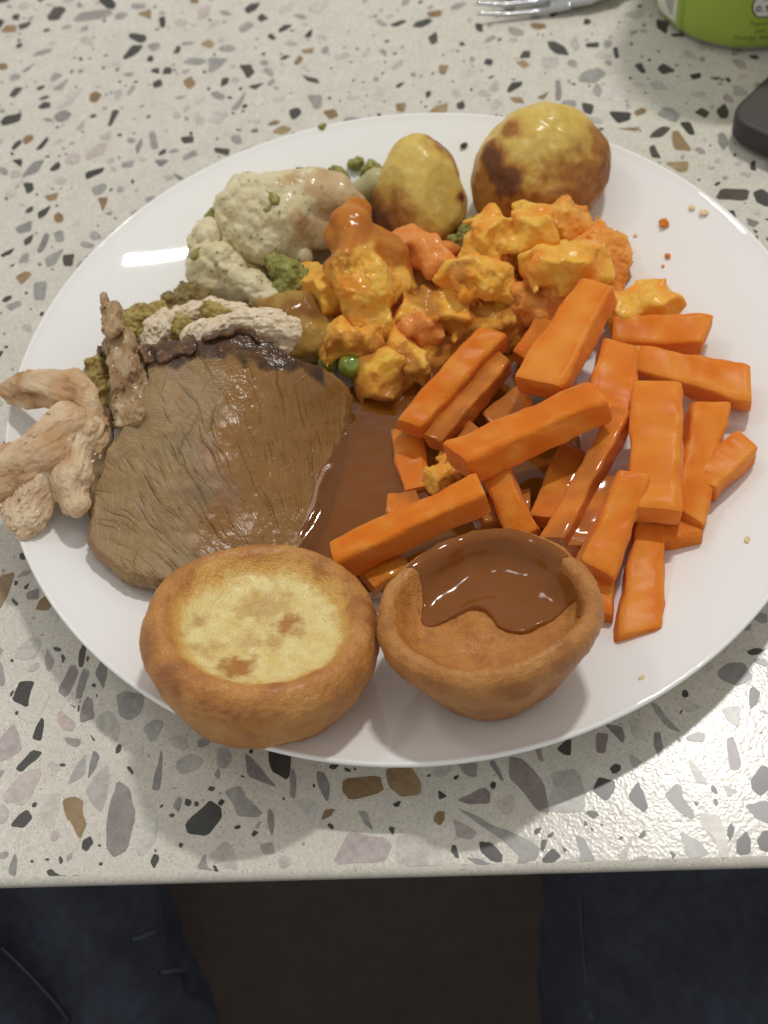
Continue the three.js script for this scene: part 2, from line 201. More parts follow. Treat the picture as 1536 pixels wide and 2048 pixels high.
const surveyed = [
  [0, 1480, 2, `d 60,115 130,38 170,48 150,75 85,130;d 40,345 75,300 110,278 132,310 95,352;d 740,335 800,280 840,240 885,270 888,310 830,385 750,375;d 185,525 205,515 240,560 262,580 225,580 195,550;d 285,575 290,562 310,567 312,580 295,580;d 505,110 520,105 535,128 530,140;d 465,30 487,18 480,50 462,55;d 1072,38 1165,50 1160,140 1145,160 1085,125;t 248,240 300,225 335,245 330,290 348,340 320,400 290,340 265,310;t 1375,155 1520,142 1536,200 1510,215 1400,242 1368,205;m 470,160 520,195 545,300 510,440 455,472 425,430 425,350 440,250;w 595,255 630,300 625,400 570,468 545,450 555,330;l 430,95 440,150 415,270 400,290 340,210 370,160;l 345,50 340,140 270,180 300,110;g 375,40 400,65 385,110 350,160 360,90;p 155,110 165,140 100,265 0,240 80,140;w 150,220 245,210 230,290 210,350 190,355 165,310;g 645,35 650,70 640,200 608,200 615,150;l 705,85 760,55 815,75 800,110 730,140 705,120;g 895,205 960,182 985,230 1050,290 1030,310 950,305 935,260;m 980,50 1040,110 1110,190 1050,170 990,145;l 905,400 935,440 950,540 900,510 830,460;g 820,450 830,510 868,545 785,515;p 1400,360 1470,385 1536,390 1570,420 1536,490 1325,500;w 1175,250 1230,235 1275,260 1250,335 1200,310 1170,280;g 1265,125 1295,130 1320,180 1310,250 1290,220 1270,175;g 1170,110 1185,150 1180,235 1160,225 1160,150;g 1075,270 1097,300 1090,390 1070,340;l 870,40 905,28 930,70 905,115 870,110;g 60,450 70,480 60,570 30,530;d 690,293 702,300 685,311 675,300;d 885,235 900,245 885,265 870,255;d 840,185 862,190 850,207 830,200;d 1015,360 1035,370 1015,388 1005,380;g 715,225 730,240 715,290 690,265;d 850,500 865,505 875,530 860,535;g 1430,285 1465,285 1495,365 1460,340;w 1500,250 1560,250 1550,330 1500,330`],
  [768, 1280, 2, `t 5,520 60,500 110,510 150,575 145,620 70,628 20,590;d 690,435 735,395 750,400 748,462 720,460;m 500,465 560,480 640,570 665,700 610,680 560,610 500,550;l 665,530 780,515 810,685 665,690 650,660 680,590;d 975,625 1015,565 1040,610 1058,670 1040,690 1005,665;d 1465,560 1510,500 1536,510 1560,560 1536,600 1505,625 1470,595;g 290,670 340,690 430,740 560,790 625,830 610,880 560,925 535,920 540,860 460,790 350,715;m 290,640 400,588 425,610 425,655 340,658;w 45,785 100,770 140,810 200,805 235,880 230,920 100,930 50,890;m 275,715 330,740 375,770 350,800 290,790;d 380,805 430,810 475,860 472,890 430,885 385,845;d 630,880 675,830 710,865 680,920 640,905;d 628,800 655,798 640,845 625,840;g 765,785 800,790 850,900 780,905 785,850;g 330,870 380,875 430,930 370,925;l 990,785 995,800 970,890 935,865;l 1005,870 1060,860 1055,890 1030,910 1000,905;l 1180,760 1270,810 1300,860 1230,895 1210,860;w 1260,690 1340,700 1365,770 1385,880 1350,890 1320,790 1270,750;g 1120,620 1165,575 1190,580 1195,630 1240,690 1240,720 1180,690;w 1215,480 1260,510 1300,580 1250,570;d 1370,775 1385,730 1405,755 1385,805;d 1410,800 1450,763 1468,800 1465,855 1425,862 1408,845;d 1490,800 1515,765 1536,760 1560,800 1536,850 1505,840;g 1440,660 1536,640 1560,700 1536,735 1490,715;m 1370,395 1395,385 1410,420 1430,490 1420,520 1385,520 1375,450;g 1080,370 1105,370 1118,430 1100,470 1080,425;g 1205,390 1250,368 1285,375 1280,410 1215,403;g 1065,250 1095,260 1130,310 1165,345 1190,370 1140,355 1100,310;g 1330,130 1370,95 1440,90 1480,150 1420,185 1350,160;w 1350,275 1430,262 1420,350 1370,320;m 848,370 900,375 885,455 850,450;g 880,335 950,345 965,390 955,415;w 980,300 1020,320 1050,400 1000,400;l 985,455 1035,490 1000,515 985,490;g 290,490 375,490 370,550 330,545;g 440,480 480,560 470,565 420,490;d 215,600 255,625 220,640;d 1140,840 1170,860 1155,877;d 1240,645 1262,650 1250,668;d 800,722 818,738 800,745;d 655,780 680,765 675,785 655,793;d 712,825 735,840 720,850;d 312,915 330,921 320,930;l 1350,575 1420,605 1380,628;l 710,880 775,870 780,905 715,920;m 600,430 625,430 640,490 620,480;d 865,735 878,735 870,748;d 825,745 840,760 830,766`],
  [0, 1100, 3.84, `d 150,1010 268,1008 235,1090 215,1213 92,1155 120,1080;d 320,1285 340,1310 330,1400 315,1468 245,1450 280,1350;d 150,30 200,10 200,60 180,80 150,65;t 0,195 120,165 60,350 0,460 -60,380;t 270,460 300,390 350,350 405,420 370,465;m 200,330 300,290 298,380 205,380;m 125,215 180,160 240,150 220,190;l 110,830 140,760 230,668 310,680 320,720 270,830 200,845;m 360,750 420,850 400,910 365,935 345,840;d 605,790 640,715 665,740 650,840 635,900 605,900;d 468,810 485,800 503,830 480,875;d 662,830 680,810 685,840 668,865;d 705,1030 735,1025 735,1055 705,1050;d 690,1410 735,1465 715,1465;d 885,1530 910,1490 935,1500 930,1540 900,1565;d 95,365 140,410 130,432 90,395;d 75,1110 95,1080 112,1085 85,1130;m 440,1085 540,885 580,885 605,940 510,1140;g 580,1140 600,1020 640,905 690,930 650,1060 625,1140;g 730,940 775,850 820,870 820,970 795,1070 755,1000;w 245,1160 270,1110 390,1100 360,1170 310,1265 290,1265;m 615,1330 620,1230 670,1120 710,1150 730,1290;p 430,1290 470,1225 580,1330 560,1395 480,1380;l 735,1370 740,1290 810,1235 870,1250 925,1370 900,1480;g 890,1120 960,1080 1110,1110 1080,1260 990,1310 920,1280;p 0,1450 105,1330 140,1400 170,1540 0,1630 -60,1560;m 495,1450 510,1437 625,1455 610,1500 580,1517 510,1480;l 1100,1360 1180,1300 1260,1320 1200,1460 1150,1475;d 115,1245 140,1235 140,1260 120,1270;d 600,1200 612,1190 608,1240 595,1240;d 535,1185 580,1205 578,1215;g 0,850 25,900 40,1030 0,1050`],
  [0, 0, 2, `d 490,230 530,180 575,180 555,210 500,240;d 955,260 1005,258 1020,290 990,318;d 340,690 420,668 410,690 345,720;d 720,550 775,543 775,570 735,575;d 855,590 920,595 915,625 860,610;d 0,490 20,465 90,450 80,485 10,505;d 150,850 205,820 185,860 155,878;d 635,70 660,65 660,110 640,110;g 80,715 130,650 180,635 150,690;g 205,360 280,308 250,360;g 830,230 915,235 880,270 835,295;g 615,640 680,640 640,670;g 595,530 620,525 635,590 605,600;g 80,290 145,250 110,285;g 60,910 130,880 125,925 75,935;g 145,1010 180,930 200,940 170,1010;g 215,930 250,920 260,965 225,970;g 180,1030 260,990 220,1060 185,1070;d 250,1020 300,1015 290,1065 255,1065;t 730,325 765,305 785,335 755,360;t 545,55 605,35 605,80;t 0,130 25,100 65,100 65,130;t 800,180 830,158 860,170 845,195;t 1085,530 1130,500 1170,515 1130,540;t 1290,445 1340,435 1355,465 1320,480;t 60,1110 100,1085 130,1095 85,1140;t 390,790 435,790 410,850;m 920,440 985,360 975,400 950,440;m 1225,380 1290,380 1285,430 1260,440;d 1205,300 1270,315 1280,335 1230,325;d 990,345 1060,330 1020,360;d 430,505 450,440 480,440 445,505;d 690,215 710,180 725,190 715,215;d 35,385 60,350 95,350 60,390;d 140,600 190,545 195,560 165,598;d 45,640 90,635 85,670;t 175,785 235,770 225,800 195,805;p 255,640 290,610 325,620 310,655 270,660;d 70,100 130,85 110,110 80,120;d 50,60 80,55 75,82 50,80;l 300,520 340,475 330,520;g 690,690 740,715 715,722;d 95,960 135,935 125,970 100,985;d 0,1020 60,990 45,1015 10,1030;t 1200,200 1260,190 1250,215 1215,215;d 1230,130 1250,115 1245,150 1215,150;g 135,1130 190,1125 180,1200 135,1200;g 540,590 565,550 570,580 550,620`],
  [768, 0, 2, `d 175,150 210,125 215,170 190,180;d 490,365 510,330 555,325 550,345 500,372;d 895,445 990,450 985,480 935,495;d 805,175 860,168 860,190 810,190;d 1000,260 1030,250 1050,290 1030,295;d 1055,550 1110,505 1150,510 1110,550;d 1180,490 1225,488 1245,540 1220,540;d 1240,450 1270,430 1305,450 1285,475;d 1060,590 1080,578 1110,635 1070,630;d 1475,770 1510,755 1536,770 1560,800 1536,830 1490,810;d 790,410 840,420 830,460 800,450;d 1090,75 1140,90 1130,140 1090,110;d 915,190 935,190 942,230 925,235;d 1365,845 1400,840 1410,870 1380,875;d 1465,650 1485,640 1490,685 1465,680;t 1150,530 1175,520 1235,605 1160,600;t 1120,650 1220,645 1215,685 1180,690;t 525,250 560,240 585,260 560,275;t 220,260 262,262 245,300 220,295;t 45,415 90,412 80,450 50,445;t 930,515 1030,510 1010,525;g 1335,535 1360,530 1380,570 1360,605 1335,570;l 1395,340 1430,345 1460,380 1400,385;l 630,235 700,225 690,270 640,275;m 685,320 705,320 710,400 685,405;g 1450,870 1505,890 1480,910 1455,900;l 1060,330 1100,320 1140,360 1080,360;d 1220,300 1265,290 1270,310 1235,320;d 1300,310 1350,308 1330,322;t 170,50 230,40 230,65 180,70;t 500,390 550,390 565,415 520,410;t 610,390 660,365 640,400;m 1385,235 1435,240 1455,275 1420,275;l 745,170 765,140 785,190 760,205;d 20,100 70,80 95,85 50,108;l 1225,370 1285,365 1280,390 1235,385`],
];
const chipRand = mulberry(77), placedChips = [];
function chipGeo(poly, up) {                                         // poly: [x, z] table millimetres
  const pts = [];
  for (let i = 0; i < poly.length; i++) { const a = poly[i], b = poly[(i + 1) % poly.length], l = Math.hypot(b[0] - a[0], b[1] - a[1]), j = l * 0.07; pts.push([a[0] * 0.86 + (b[0]) * 0.14, a[1] * 0.86 + b[1] * 0.14], [(a[0] + b[0]) / 2 + (chipRand() - 0.5) * j, (a[1] + b[1]) / 2 + (chipRand() - 0.5) * j], [a[0] * 0.14 + b[0] * 0.86, a[1] * 0.14 + b[1] * 0.86]); }
  const tris = THREE.ShapeUtils.triangulateShape(pts.map((p) => new THREE.Vector2(p[0], -p[1])), []), n = pts.length, pos = [], uv = [], idx = [], area = THREE.ShapeUtils.area(pts.map((p) => new THREE.Vector2(p[0], -p[1])));
  for (const h of [up, -0.25]) for (const p of pts) { pos.push(p[0] * MM, h * MM, p[1] * MM); uv.push(p[0] / 60, p[1] / 60); }
  for (const t of tris) idx.push(...t);
  for (let i = 0; i < n; i++) { const j = (i + 1) % n; if (area > 0) idx.push(i, n + i, j, j, n + i, n + j); else idx.push(i, j, n + i, j, n + j, n + i); }
  const g = new THREE.BufferGeometry(); g.setAttribute('position', new THREE.Float32BufferAttribute(pos, 3)); g.setAttribute('uv', new THREE.Float32BufferAttribute(uv, 2)); g.setIndex(idx);
  const flat = g.toNonIndexed(); flat.computeVertexNormals(); return flat;
}
let nChips = 0; const fines = {};
function addChip(poly, tone, asPart) {
  let cx = 0, cz = 0; for (const p of poly) { cx += p[0] / poly.length; cz += p[1] / poly.length; }
  const rad = Math.max(...poly.map((p) => Math.hypot(p[0] - cx, p[1] - cz)));
  placedChips.push([cx, cz, rad, poly]);
  const v = Math.floor(chipRand() * 3), up = 0.1 + chipRand() * 0.06, geo = chipGeo(poly, up);
  if (asPart && nChips < 300) { nChips++; const m = new THREE.Mesh(geo, chipMats[tone][v]); m.name = 'stone_chip'; m.receiveShadow = true; table.add(m); } else (fines[tone] ??= []).push(geo);
}
for (const [ox, oy, sc, list] of surveyed) for (const item of list.split(';')) {
  const [tone, ...pts] = item.trim().split(' ');
  addChip(pts.map((q) => { const [a, b] = q.split(',').map(Number), w = at(ox + a / sc, oy + b / sc, 0); const t = toTable(w[0], w[2]); return [t[0], Math.min(t[1], edgeZ - 1.9)]; }), tone, true);
}
{ // the rest of the chips, scattered like the surveyed ones
  const inside = (x, z, poly) => { let c = false; for (let i = 0, j = poly.length - 1; i < poly.length; j = i++) { const a = poly[i], b = poly[j]; if (a[1] > z !== b[1] > z && x < (b[0] - a[0]) * (z - a[1]) / (b[1] - a[1]) + a[0]) c = !c; } return c; };
  const free = (x, z, r) => placedChips.every(([cx, cz, cr, poly]) => { const d = Math.hypot(x - cx, z - cz); if (d > cr + r + 0.4) return true; if (inside(x, z, poly)) return false; for (let i = 0; i < poly.length; i++) { const a = poly[i], b = poly[(i + 1) % poly.length], bx = b[0] - a[0], bz = b[1] - a[1], h = clamp(((x - a[0]) * bx + (z - a[1]) * bz) / (bx * bx + bz * bz)); if (Math.hypot(x - a[0] - bx * h, z - a[1] - bz * h) < r + 0.4) return false; } return true; });
  const tones = 'dddddgggggglllllmmmwwwtpp', sizes = [[5.2, 110], [3.8, 300], [2.6, 560], [1.7, 520], [1.0, 620], [0.55, 900]];
  for (const [size, count] of sizes) for (let q = 0, tries = 0; q < count && tries < count * 5; tries++) {
    const x = (chipRand() - 0.5) * 460 + 10, z = edgeZ - 4 - chipRand() * 480, s = size * (0.75 + chipRand() * 0.5), el = 1 + chipRand() * 1.1;
    if (Math.hypot(x, z) < 96 || !free(x, z, s * 0.95)) continue;
    const n = 4 + Math.floor(chipRand() * 4), turn = chipRand() * 6.283, poly = [];
    for (let i = 0; i < n; i++) { const a = (i + (chipRand() - 0.5) * 0.7) / n * 6.283, rr = s * (0.72 + chipRand() * 0.4), px = Math.cos(a) * rr * Math.sqrt(el), pz = Math.sin(a) * rr / Math.sqrt(el); poly.push([x + px * Math.cos(turn) - pz * Math.sin(turn), Math.min(z + px * Math.sin(turn) + pz * Math.cos(turn), edgeZ - 1.9)]); }
    addChip(poly, size < 1.2 ? (chipRand() < 0.75 ? 'd' : 'm') : tones[Math.floor(chipRand() * tones.length)], size > 1.5); q++;
  }
  for (const tone in fines) { const m = addMesh('fine_stone_chips', mergeGeometries(fines[tone]), chipMats[tone][1], table); m.userData.kind = 'stuff'; }
}

// ---------------------------------------------------------------- dinner plate
const plateProfile = (r) => r < 62 ? 3.6 + 0.0002 * r * r : 4.37 + 16.2 * ((r - 62) / 66.5) ** 1.75;   // inside surface height
const plateMat = new THREE.MeshPhysicalMaterial({ color: new THREE.Color().setRGB(0.83, 0.825, 0.81), roughness: 0.5, specularIntensity: 0.3, clearcoat: 0.7, clearcoatRoughness: 0.02 });
{
  const pr = []; for (let i = 0; i <= 60; i++) { const r = 128.5 * i / 60; pr.push([r, plateProfile(r)]); }
  pr.push([129.3, 21.2], [129.9, 21.35], [130.4, 21.1], [130.6, 20.5], [130.4, 19.7], [129.6, 18.4]);
  for (let i = 1; i <= 24; i++) { const r = 129 - (129 - 76) * i / 24; pr.push([r, plateProfile(Math.min(r, 128.5)) - 3.0 - 0.3 * Math.sin(i / 24 * 3.1)]); }
  pr.push([75, 0.6], [73, 0.05], [71, 0.05], [69, 1.0], [0, 1.0]);
  const g = weld(grid(240, pr.length - 1, (a, b, i, j) => { const t = (i % 240) / 240 * Math.PI * 2, [r, y] = pr[j]; return { p: [r * Math.cos(t), y, r * Math.sin(t)], uv: [r * Math.cos(t) / 100, r * Math.sin(t) / 100] }; }), true);
  g.scale(MM, MM, MM);
  const plate = addMesh('dinner_plate', g, plateMat, scene, true);
  plate.position.y = 0.0003;
  tag(plate, 'large round glossy white dinner plate under the roast dinner', 'plate');
}
// ---------------------------------------------------------------- food materials
const vc = (o) => new THREE.MeshPhysicalMaterial({ vertexColors: true, ...o });
const soft = (tr, cc, cr, o = {}) => vc({ roughness: 0.95, transmission: tr, clearcoat: cc, clearcoatRoughness: cr, specularIntensity: 0.5, ...o });   // moist flesh that lets some light through
const wetMat = soft(0.24, 0.5, 0.16);
const moistMat = soft(0.24, 0.2, 0.26);
const dryMat = vc({ roughness: 0.62, specularIntensity: 0.6 });
const gravyMat = vc({ roughness: 0.14, specularIntensity: 0.75 });
const GRAVY = S(128, 70, 16), GRAVY2 = S(148, 88, 26);
const gravyColour = (x, y, z) => mix(GRAVY, GRAVY2, clamp(0.35 + fbm(x * 0.05, 2, z * 0.05, 3) * 1.2));
const filmMat = new THREE.MeshPhysicalMaterial({ color: new THREE.Color().setRGB(...S(172, 108, 46)), roughness: 0.1, transmission: 0.55, thickness: 0.003, ior: 1.36, attenuationColor: new THREE.Color().setRGB(0.6, 0.27, 0.05), attenuationDistance: 0.011 });
const poolMat = new THREE.MeshPhysicalMaterial({ color: new THREE.Color().setRGB(...S(178, 106, 32)), roughness: 0.07, transmission: 0.72, thickness: 0.006, ior: 1.36, attenuationColor: new THREE.Color().setRGB(0.52, 0.21, 0.035), attenuationDistance: 0.0048 });

// ---------------------------------------------------------------- Yorkshire puddings
const breadNoise = tileNoise(5);
const breadBump = dataTex(512, (u, v) => { const k = 128 + 70 * breadNoise(u, v, 90) + 45 * breadNoise(u, v, 180) + 20 * breadNoise(u, v, 32); return [k, k, k]; }, false);
const breadMat = vc({ roughness: 0.5, bumpMap: breadBump, bumpScale: 0.00045, clearcoat: 0.18, clearcoatRoughness: 0.3 });
function pudding({ film, size = 1, profile, base, tilt, turn, seed, colour, label, wob }) {
  const curve = new THREE.CatmullRomCurve3(profile.map(([r, y]) => new THREE.Vector3(r, y, 0)), false, 'centripetal');
  const nv = 190, nu = 300, pts = curve.getSpacedPoints(nv), L = curve.getLength();
  const at2 = (a, j, calm) => {
    const b = j / nv, t = a * Math.PI * 2, p = pts[j], q0 = pts[Math.max(0, j - 1)], q1 = pts[Math.min(nv, j + 1)], tx = q1.x - q0.x, ty = q1.y - q0.y, l = Math.hypot(tx, ty) || 1;
    const c = Math.cos(t), s = Math.sin(t), k = sstep(0, 20, p.x);
    let r = p.x, y = p.y;
    const low = N(c * 1.1 + seed, s * 1.1, p.y * 0.03) * wob[0] * k, up = N(c * 0.9 + seed + 9, s * 0.9, 3.1) * wob[1] * k * sstep(6, 26, p.y);
    const x0 = r * c, z0 = r * s;
    const d = fbm(x0 * 0.1 + seed, y * 0.1, z0 * 0.1, calm ? 1 : 3) * 1.0 + (calm ? 0 : fbm(x0 * 0.55, y * 0.55, z0 * 0.55 + seed, 2) * 0.3);
    r += low + (ty / l) * d * k; y += up + (-tx / l) * d * 0.9;
    if (j === 0 || j === nv) r = 0; r *= size; y *= size;
    return { p: [r * c, Math.max(y, p.y < 1 ? p.y : -9), r * s], n: [(ty / l) * c, -tx / l, (ty / l) * s], uv: [(1 - b) * L * c / 32, (1 - b) * L * s / 32], c: colour(r * c, y, r * s, b, t, p.x, p.y) };
  };
  const g = weld(grid(nu, nv, (a, b, i, j) => at2((i % nu) / nu, j)), true);
  g.scale(MM, MM, MM);
  const m = addMesh('yorkshire_pudding', g, breadMat, scene, true);
  m.position.set(...base.map((v) => v * MM)); m.rotation.set(tilt[0] * Math.PI / 180, turn * Math.PI / 180, tilt[1] * Math.PI / 180, 'XZY');
  tag(m, label, 'yorkshire pudding', 'yorkshire puddings on the plate');
  if (film) {                                                        // gravy that follows the hollow, thick at its bottom and thinning out at a ragged edge
    let j0 = 0; for (let j = 0; j <= nv; j++) if (pts[j].y > pts[j0].y) j0 = j; j0 -= 4;
    const f = weld(grid(nu, nv - j0, (a, b, i, j) => { const q = at2((i % nu) / nu, j + j0, true), k = film(...q.p) * sstep(0, 5, j), th = Math.max(-1.6, Math.min(0.5, -7 + 10 * k)) + film.pool * Math.max(0, 1 - Math.hypot(q.p[0] - 4, q.p[2] + 7) / 19) * k; return { p: [q.p[0] + q.n[0] * th, q.p[1] + q.n[1] * th, q.p[2] + q.n[2] * th], uv: [q.p[0], q.p[2]], c: gravyColour(q.p[0], 0, q.p[2]) }; }), true);
    f.scale(MM, MM, MM); const fm = addMesh('gravy_filling', f, filmMat, scene, true); fm.position.copy(m.position); fm.rotation.copy(m.rotation);
    tag(fm, 'glossy brown gravy filling the hollow of the yorkshire pudding', 'gravy');
  }
  return m;
}
const crustA = S(190, 128, 60), crustB = S(156, 96, 42), crustC = S(208, 154, 86), pale = S(222, 196, 122), paler = S(232, 214, 150), toast = S(172, 114, 46);
const crustAt = (x, y, z, sd) => { const n = fbm(x * 0.09 + sd, y * 0.09, z * 0.09, 4), f = fbm(x * 0.6, y * 0.6, z * 0.6 + sd, 2); let c = n > 0 ? mix(crustA, crustB, clamp(n * 2.2)) : mix(crustA, crustC, clamp(-n * 1.6)); return mix(c, crustB, clamp(f * 0.55)); };
const leftSpots = [[7, -3, 4.2, 0.95], [-7, 14, 5, 1], [-9, 12, 3, 0.7], [2, -10, 6.5, 0.5], [-4, -9, 4, 0.45], [-17, -4, 2.4, 0.6], [-3, 3, 3.4, 0.45], [3, 4, 3, 0.5], [-12, 5, 2.6, 0.4], [-18, 6, 2.2, 0.5], [9, 0, 3, 0.6]];
pudding({
  profile: [[0, 0], [14, 0], [21, 1.2], [26.5, 5], [30.4, 11], [33, 17.5], [34.2, 23], [33.6, 27.4], [31.6, 30.6], [29, 31.8], [26.8, 31], [25, 29], [22.6, 26.9], [18, 25.4], [12, 24.6], [6, 24.3], [0, 24.2]],
  base: [-55.5, 10.5, 95.5], tilt: [-16, -9], turn: 0, size: 0.97, seed: 3, wob: [1.2, 1.0], label: 'golden yorkshire pudding with a pale empty hollow and brown spots',
  colour: (x, y, z, b, t, pr, py) => {
    const c = crustAt(x, y, z, 3), ein = pr < 30 && b > 0.55 ? 1 : 0;
    if (!ein) return c;
    const wv = pr + fbm(x * 0.1, 1, z * 0.1, 3) * 4, edge = sstep(27.2, 24.6, wv), edge2 = sstep(24.8, 20.5, wv + fbm(x * 0.4, 1, z * 0.4, 2) * 2.5);
    let p = mix(S(214, 164, 82), mix(pale, paler, clamp(0.5 + fbm(x * 0.2, 7, z * 0.2, 3) * 1.6)), edge2);
    let s = 0; for (const [sx, sz, r, w] of leftSpots) s = Math.max(s, w * sstep(1.25, 0.3, Math.hypot(x - sx, z - sz) / (r * 1.15) + fbm(x * 0.3, 3, z * 0.3, 4) * 0.9));
    s = Math.max(s, 0.5 * sstep(0.12, 0.5, fbm(x * 0.11 + 5, 9, z * 0.11, 4)));
    p = mix(p, toast, clamp(s)); return mix(c, p, edge);
  },
});
pudding({
  profile: [[0, 0], [12, 0], [16.5, 1.5], [20, 6], [24.3, 13], [28, 19.5], [30.8, 25], [31.7, 29], [31, 32], [29, 33.6], [26.8, 33], [25.2, 30.4], [23.4, 27], [20, 24], [13, 22.3], [8, 22.6], [4, 23.4], [0, 23.6]],
  base: [12, 12.5, 103.5], tilt: [-17, 3], turn: 0, size: 0.955, seed: 21, wob: [1.6, 1.6], film: Object.assign((x, y, z) => sstep(-0.18, 0.18, (x * 0.55 - z * 1.0 - 1) / 22 + fbm(x * 0.07 + 3, 2, z * 0.07, 1) * 0.9 - sstep(30.5, 32.4, Math.hypot(x, z)) * 2 - (y > 30.5 && z > -10 ? 0.9 : 0)), { pool: 1.7 }), label: 'brown yorkshire pudding filled with gravy',
  colour: (x, y, z, b, t, pr, py) => { const c = crustAt(x, y, z, 21); return b > 0.56 && pr < 27 ? mix(mix(c, S(190, 120, 44), 0.5), S(140, 80, 28), clamp(0.1 + fbm(x * 0.15, 2, z * 0.15, 3))) : mix(c, crustB, 0.22); },
});
// ---------------------------------------------------------------- gravy pool in the well of the plate
{
  const out = [[640, 760], [700, 775], [780, 742], [830, 700], [850, 640], [880, 600], [960, 590], [1040, 600], [1100, 640], [1130, 720], [1150, 820], [1160, 920], [1130, 1010], [1100, 1080], [1000, 1120], [880, 1160], [770, 1185], [690, 1180], [600, 1150], [560, 1000], [590, 880]].map(([u, v]) => at(u, v, 9.2));
  const nearest = (l, x, z) => { let d = 1e9; for (let i = 0; i + 1 < l.length; i++) { const a = l[i], b = l[i + 1], bx = b[0] - a[0], bz = b[2] - a[2], h = clamp(((x - a[0]) * bx + (z - a[2]) * bz) / (bx * bx + bz * bz)); d = Math.min(d, Math.hypot(x - a[0] - bx * h, z - a[2] - bz * h)); } return d; }, wrinkle = [[655, 940], [640, 975], [634, 1010], [612, 1050], [590, 1080]].map(([u, v]) => at(u, v, 9.6));
  const cx = out.reduce((s, p) => s + p[0], 0) / out.length, cz = out.reduce((s, p) => s + p[2], 0) / out.length;
  const curve = new THREE.CatmullRomCurve3(out.map((p) => new THREE.Vector3(p[0], 0, p[2])), true), ring = curve.getSpacedPoints(200);
  const g = weld(grid(200, 70, (a, b, i, j) => {
    const t = Math.min(1, b / 0.9), o = ring[i % 200], x = cx + (o.x - cx) * t, z = cz + (o.z - cz) * t, e = Math.max(0, (b - 0.9) / 0.1);
    return { p: [x, 9.4 + fbm(x * 0.07, 1, z * 0.07, 2) * 0.5 + fbm(x * 0.25, 4, z * 0.25, 2) * 0.12 + 0.9 * Math.exp(-((nearest(wrinkle, x, z) / 1.3) ** 2)) - 5.2 * e ** 2.2, z], uv: [x, z] };
  }), true);
  thingMesh('gravy_pool', g, poolMat, 'brown gravy pool between the beef slice and the carrots', 'gravy');
}
